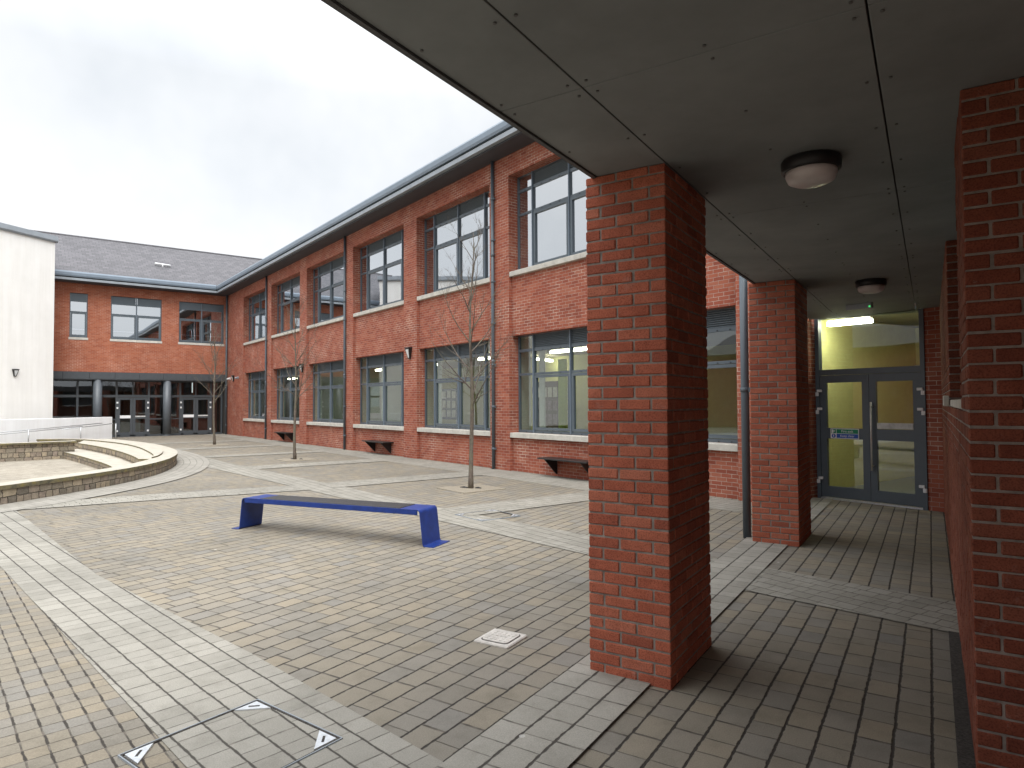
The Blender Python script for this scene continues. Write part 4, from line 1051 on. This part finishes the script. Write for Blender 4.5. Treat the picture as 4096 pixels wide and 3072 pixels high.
# ------------------------------------------------------------------ wall furniture
def wall_bench(x, label):
    t = thing('wall_bench', label, 'bench', (x, .1, 0), 0, 'black wall benches under the ground floor windows')
    bm = bmn(); cbox(bm, -.85, .85, -.42, -.002, .425, .46, .006); obj('seat', bm, M['black'], t)
    for s in (-.62, .62):
        bm = bmn(); extrude_poly(bm, [(s, -.40, .425), (s, -.002, .425), (s, -.002, .05), (s, -.03, .06)], (.03, 0, 0)); obj('bracket', bm, M['black'], t)
wall_bench(30.85, 'nearest black wall bench, partly hidden by the near brick pillar')
wall_bench(20.9, 'middle black wall bench to the right of the middle drainpipe')
wall_bench(11.0, 'farthest black wall bench, behind the middle sapling')
def lantern(loc, rz, s, label, name='wall_lantern'):
    t = thing(name, label, 'wall light', loc, rz, 'tapered black wall lanterns')
    bm = bmn()
    A_ = [(-.14, .12), (.14, .12), (.07, -.2), (-.07, -.2)]
    def frustum(w0, d0, w1, d1, z0, z1, m=0):
        v = [bm.verts.new(p) for p in ((-w0, -d0, z0), (w0, -d0, z0), (w0, -.0, z0), (-w0, 0, z0), (-w1, -d1, z1), (w1, -d1, z1), (w1, 0, z1), (-w1, 0, z1))]
        for q in ((3, 2, 1, 0), (4, 5, 6, 7), (0, 1, 5, 4), (1, 2, 6, 5), (2, 3, 7, 6), (3, 0, 4, 7)): bm.faces.new([v[i] for i in q]).material_index = m
    frustum(.05 * s, .05 * s, .135 * s, .13 * s, -.18 * s, .17 * s); frustum(.15 * s, .15 * s, .14 * s, .14 * s, .172 * s, .20 * s)
    obj('case', bm, M['black'], t)
    bm = bmn(); v = [bm.verts.new(p) for p in ((-.028 * s, -.064 * s, -.14 * s), (.028 * s, -.064 * s, -.14 * s), (.095 * s, -.128 * s, .13 * s), (-.095 * s, -.128 * s, .13 * s))]
    v2 = [bm.verts.new(p.co + Vector((0, .03, 0))) for p in v]
    bm.faces.new(v); bm.faces.new(v2)
    for i in range(4): bm.faces.new((v[i], v[(i + 1) % 4], v2[(i + 1) % 4], v2[i]))
    obj('diffuser', bm, M['frost_w'], t)
lantern((23.1, -.002, 3.42), 0, 1.0, 'tapered black lantern on the pier left of the largest sapling')
lantern((13.15, -.002, 3.38), 0, 1.0, 'tapered black lantern on the pier behind the middle sapling')
lantern((1.75, -.002, 3.3), 0, .95, 'small dark lantern between two white fittings near the inner corner')
hx = Vector((1.63, -8.69, 0)) + Vector((.576, -.818, 0)) * 1.92
lantern((hx.x + .818 * .003, hx.y + .576 * .003, 3.35), HR + R(180), .95, 'dark tapered lantern alone on the cream rendered wall')
for x, lab in ((1.0, 'small white security fitting left of the corner lantern'), (2.75, 'small grey security fitting right of the corner lantern')):
    t = thing('security_camera', lab, 'camera', (x, 0, 3.32))
    bm = bmn(); cbox(bm, -.06, .06, -.06, -.001, -.07, .07, .01); obj('mount', bm, M['hinge'] if x < 2 else M['greym'], t)
    bm = bmn(); tube(bm, [(0, -.06, .0), (.02, -.2, -.03)], .055, 12); obj('housing', bm, M['hinge'] if x < 2 else M['greym'], t)

# ------------------------------------------------------------------ trees
def sapling(loc, H_, r0, zfirst, spread, seed, label, lean=0., nb_=17):
    rnd = random.Random(seed)
    t = thing('sapling', label, 'tree', loc, 0, 'bare young trees in paved pits')
    def tp(z): k = z / H_; return Vector((lean * k + .035 * math.sin(z * 2.1 + seed), .03 * math.sin(z * 1.7 + 2 * seed), z))
    bm = bmn(); pts = []; rad = []
    for i in range(27):
        z = H_ * i / 26; pts.append(tp(z)); k = z / H_
        rad.append(max(.004, r0 * (1.22 - .22 * min(1, k * 12)) * (1 - k) ** .8 * (1.0 + .05 * math.sin(i * 2.7)) + .003))
    tube(bm, pts, rad, 10); obj('trunk', bm, M['bark'], t)
    def grow(bm, p, d, ln, r, depth):
        n_ = 7; pts = [p.copy()]; rads = [r]; dd = d.copy()
        for i in range(n_):
            dd = (dd + Vector((rnd.uniform(-.12, .12), rnd.uniform(-.12, .12), .055 + rnd.uniform(-.06, .07)))).normalized()
            pts.append(pts[-1] + dd * ln / n_); rads.append(max(.0016, r * (1 - (i + 1) / (n_ + .6))))
        tube(bm, pts, rads, 6 if depth == 0 else 4, cap=False)
        if depth < 2:
            for q in range(rnd.randint(6, 9) if depth == 0 else rnd.randint(3, 5)):
                i = rnd.randint(1, n_ - 1); base = pts[i]; ax = (pts[i + 1] - pts[i]).normalized()
                side = ax.cross(Vector((rnd.uniform(-1, 1), rnd.uniform(-1, 1), rnd.uniform(-1, 1)))).normalized()
                nd = (ax * .75 + side * .62 + Vector((0, 0, .12))).normalized()
                grow(bm, base, nd, ln * rnd.uniform(.28, .5) * (1 - .35 * i / n_), max(.0022, rads[i] * .6), depth + 1)
    for i in range(nb_):
        k = i / (nb_ - 1); z = zfirst + (H_ * .93 - zfirst) * k ** 1.1
        az = i * 2.4 + rnd.uniform(-.4, .4); el = R(38 + 22 * k + rnd.uniform(-8, 8))
        d = Vector((math.cos(az) * math.cos(el), math.sin(az) * math.cos(el), math.sin(el)))
        ln = spread * (1.25 - .9 * k) * rnd.uniform(.8, 1.15) / max(.5, math.cos(el)) * .8
        bm = bmn(); kk = z / H_; grow(bm, tp(z), d, ln, r0 * .38 * (1 - kk) ** .6 + .004, 0)
        obj('branch', bm, M['bark'], t, fixn=False)
    return t
sapling((30.86, -2.81, 0), 5.35, .046, 1.72, 1.5, 3, 'largest bare sapling, standing beyond the right end of the blue bench', lean=.06)
sapling((21.28, -3.15, 0), 5.0, .046, 1.75, 1.4, 11, 'middle bare sapling in front of the black wall bench', lean=-.05)
sapling((11.15, -3.24, 0), 5.3, .052, 1.8, 1.45, 23, 'farthest bare sapling in front of the glazed entrance doors')
for (x, y), lab in (((30.86, -2.81), 'square of buff gravel with black strap round the largest sapling'), ((21.28, -3.1), 'square of buff gravel round the middle sapling'), ((11.15, -3.2), 'square of gravel round the farthest sapling')):
    t = thing('tree_pit', lab, 'tree pit', (x, y, 0), 0, 'gravel tree pits')
    bm = bmn(); cbox(bm, -.52, .52, -.52, .52, -.02, .016, .004); obj('gravel', bm, M['gravel'], t)
    if x > 20:
        bm = bmn(); tube(bm, [(-.22, -.12, .02), (-.12, -.09, .028), (-.04, -.06, .02)], [.012, .022, .016], 8); tube(bm, [(.08, .05, .02), (.14, .09, .03), (.2, .12, .02)], [.012, .02, .012], 8)
        obj('watering_pipe', bm, M['plastic_b'], t)
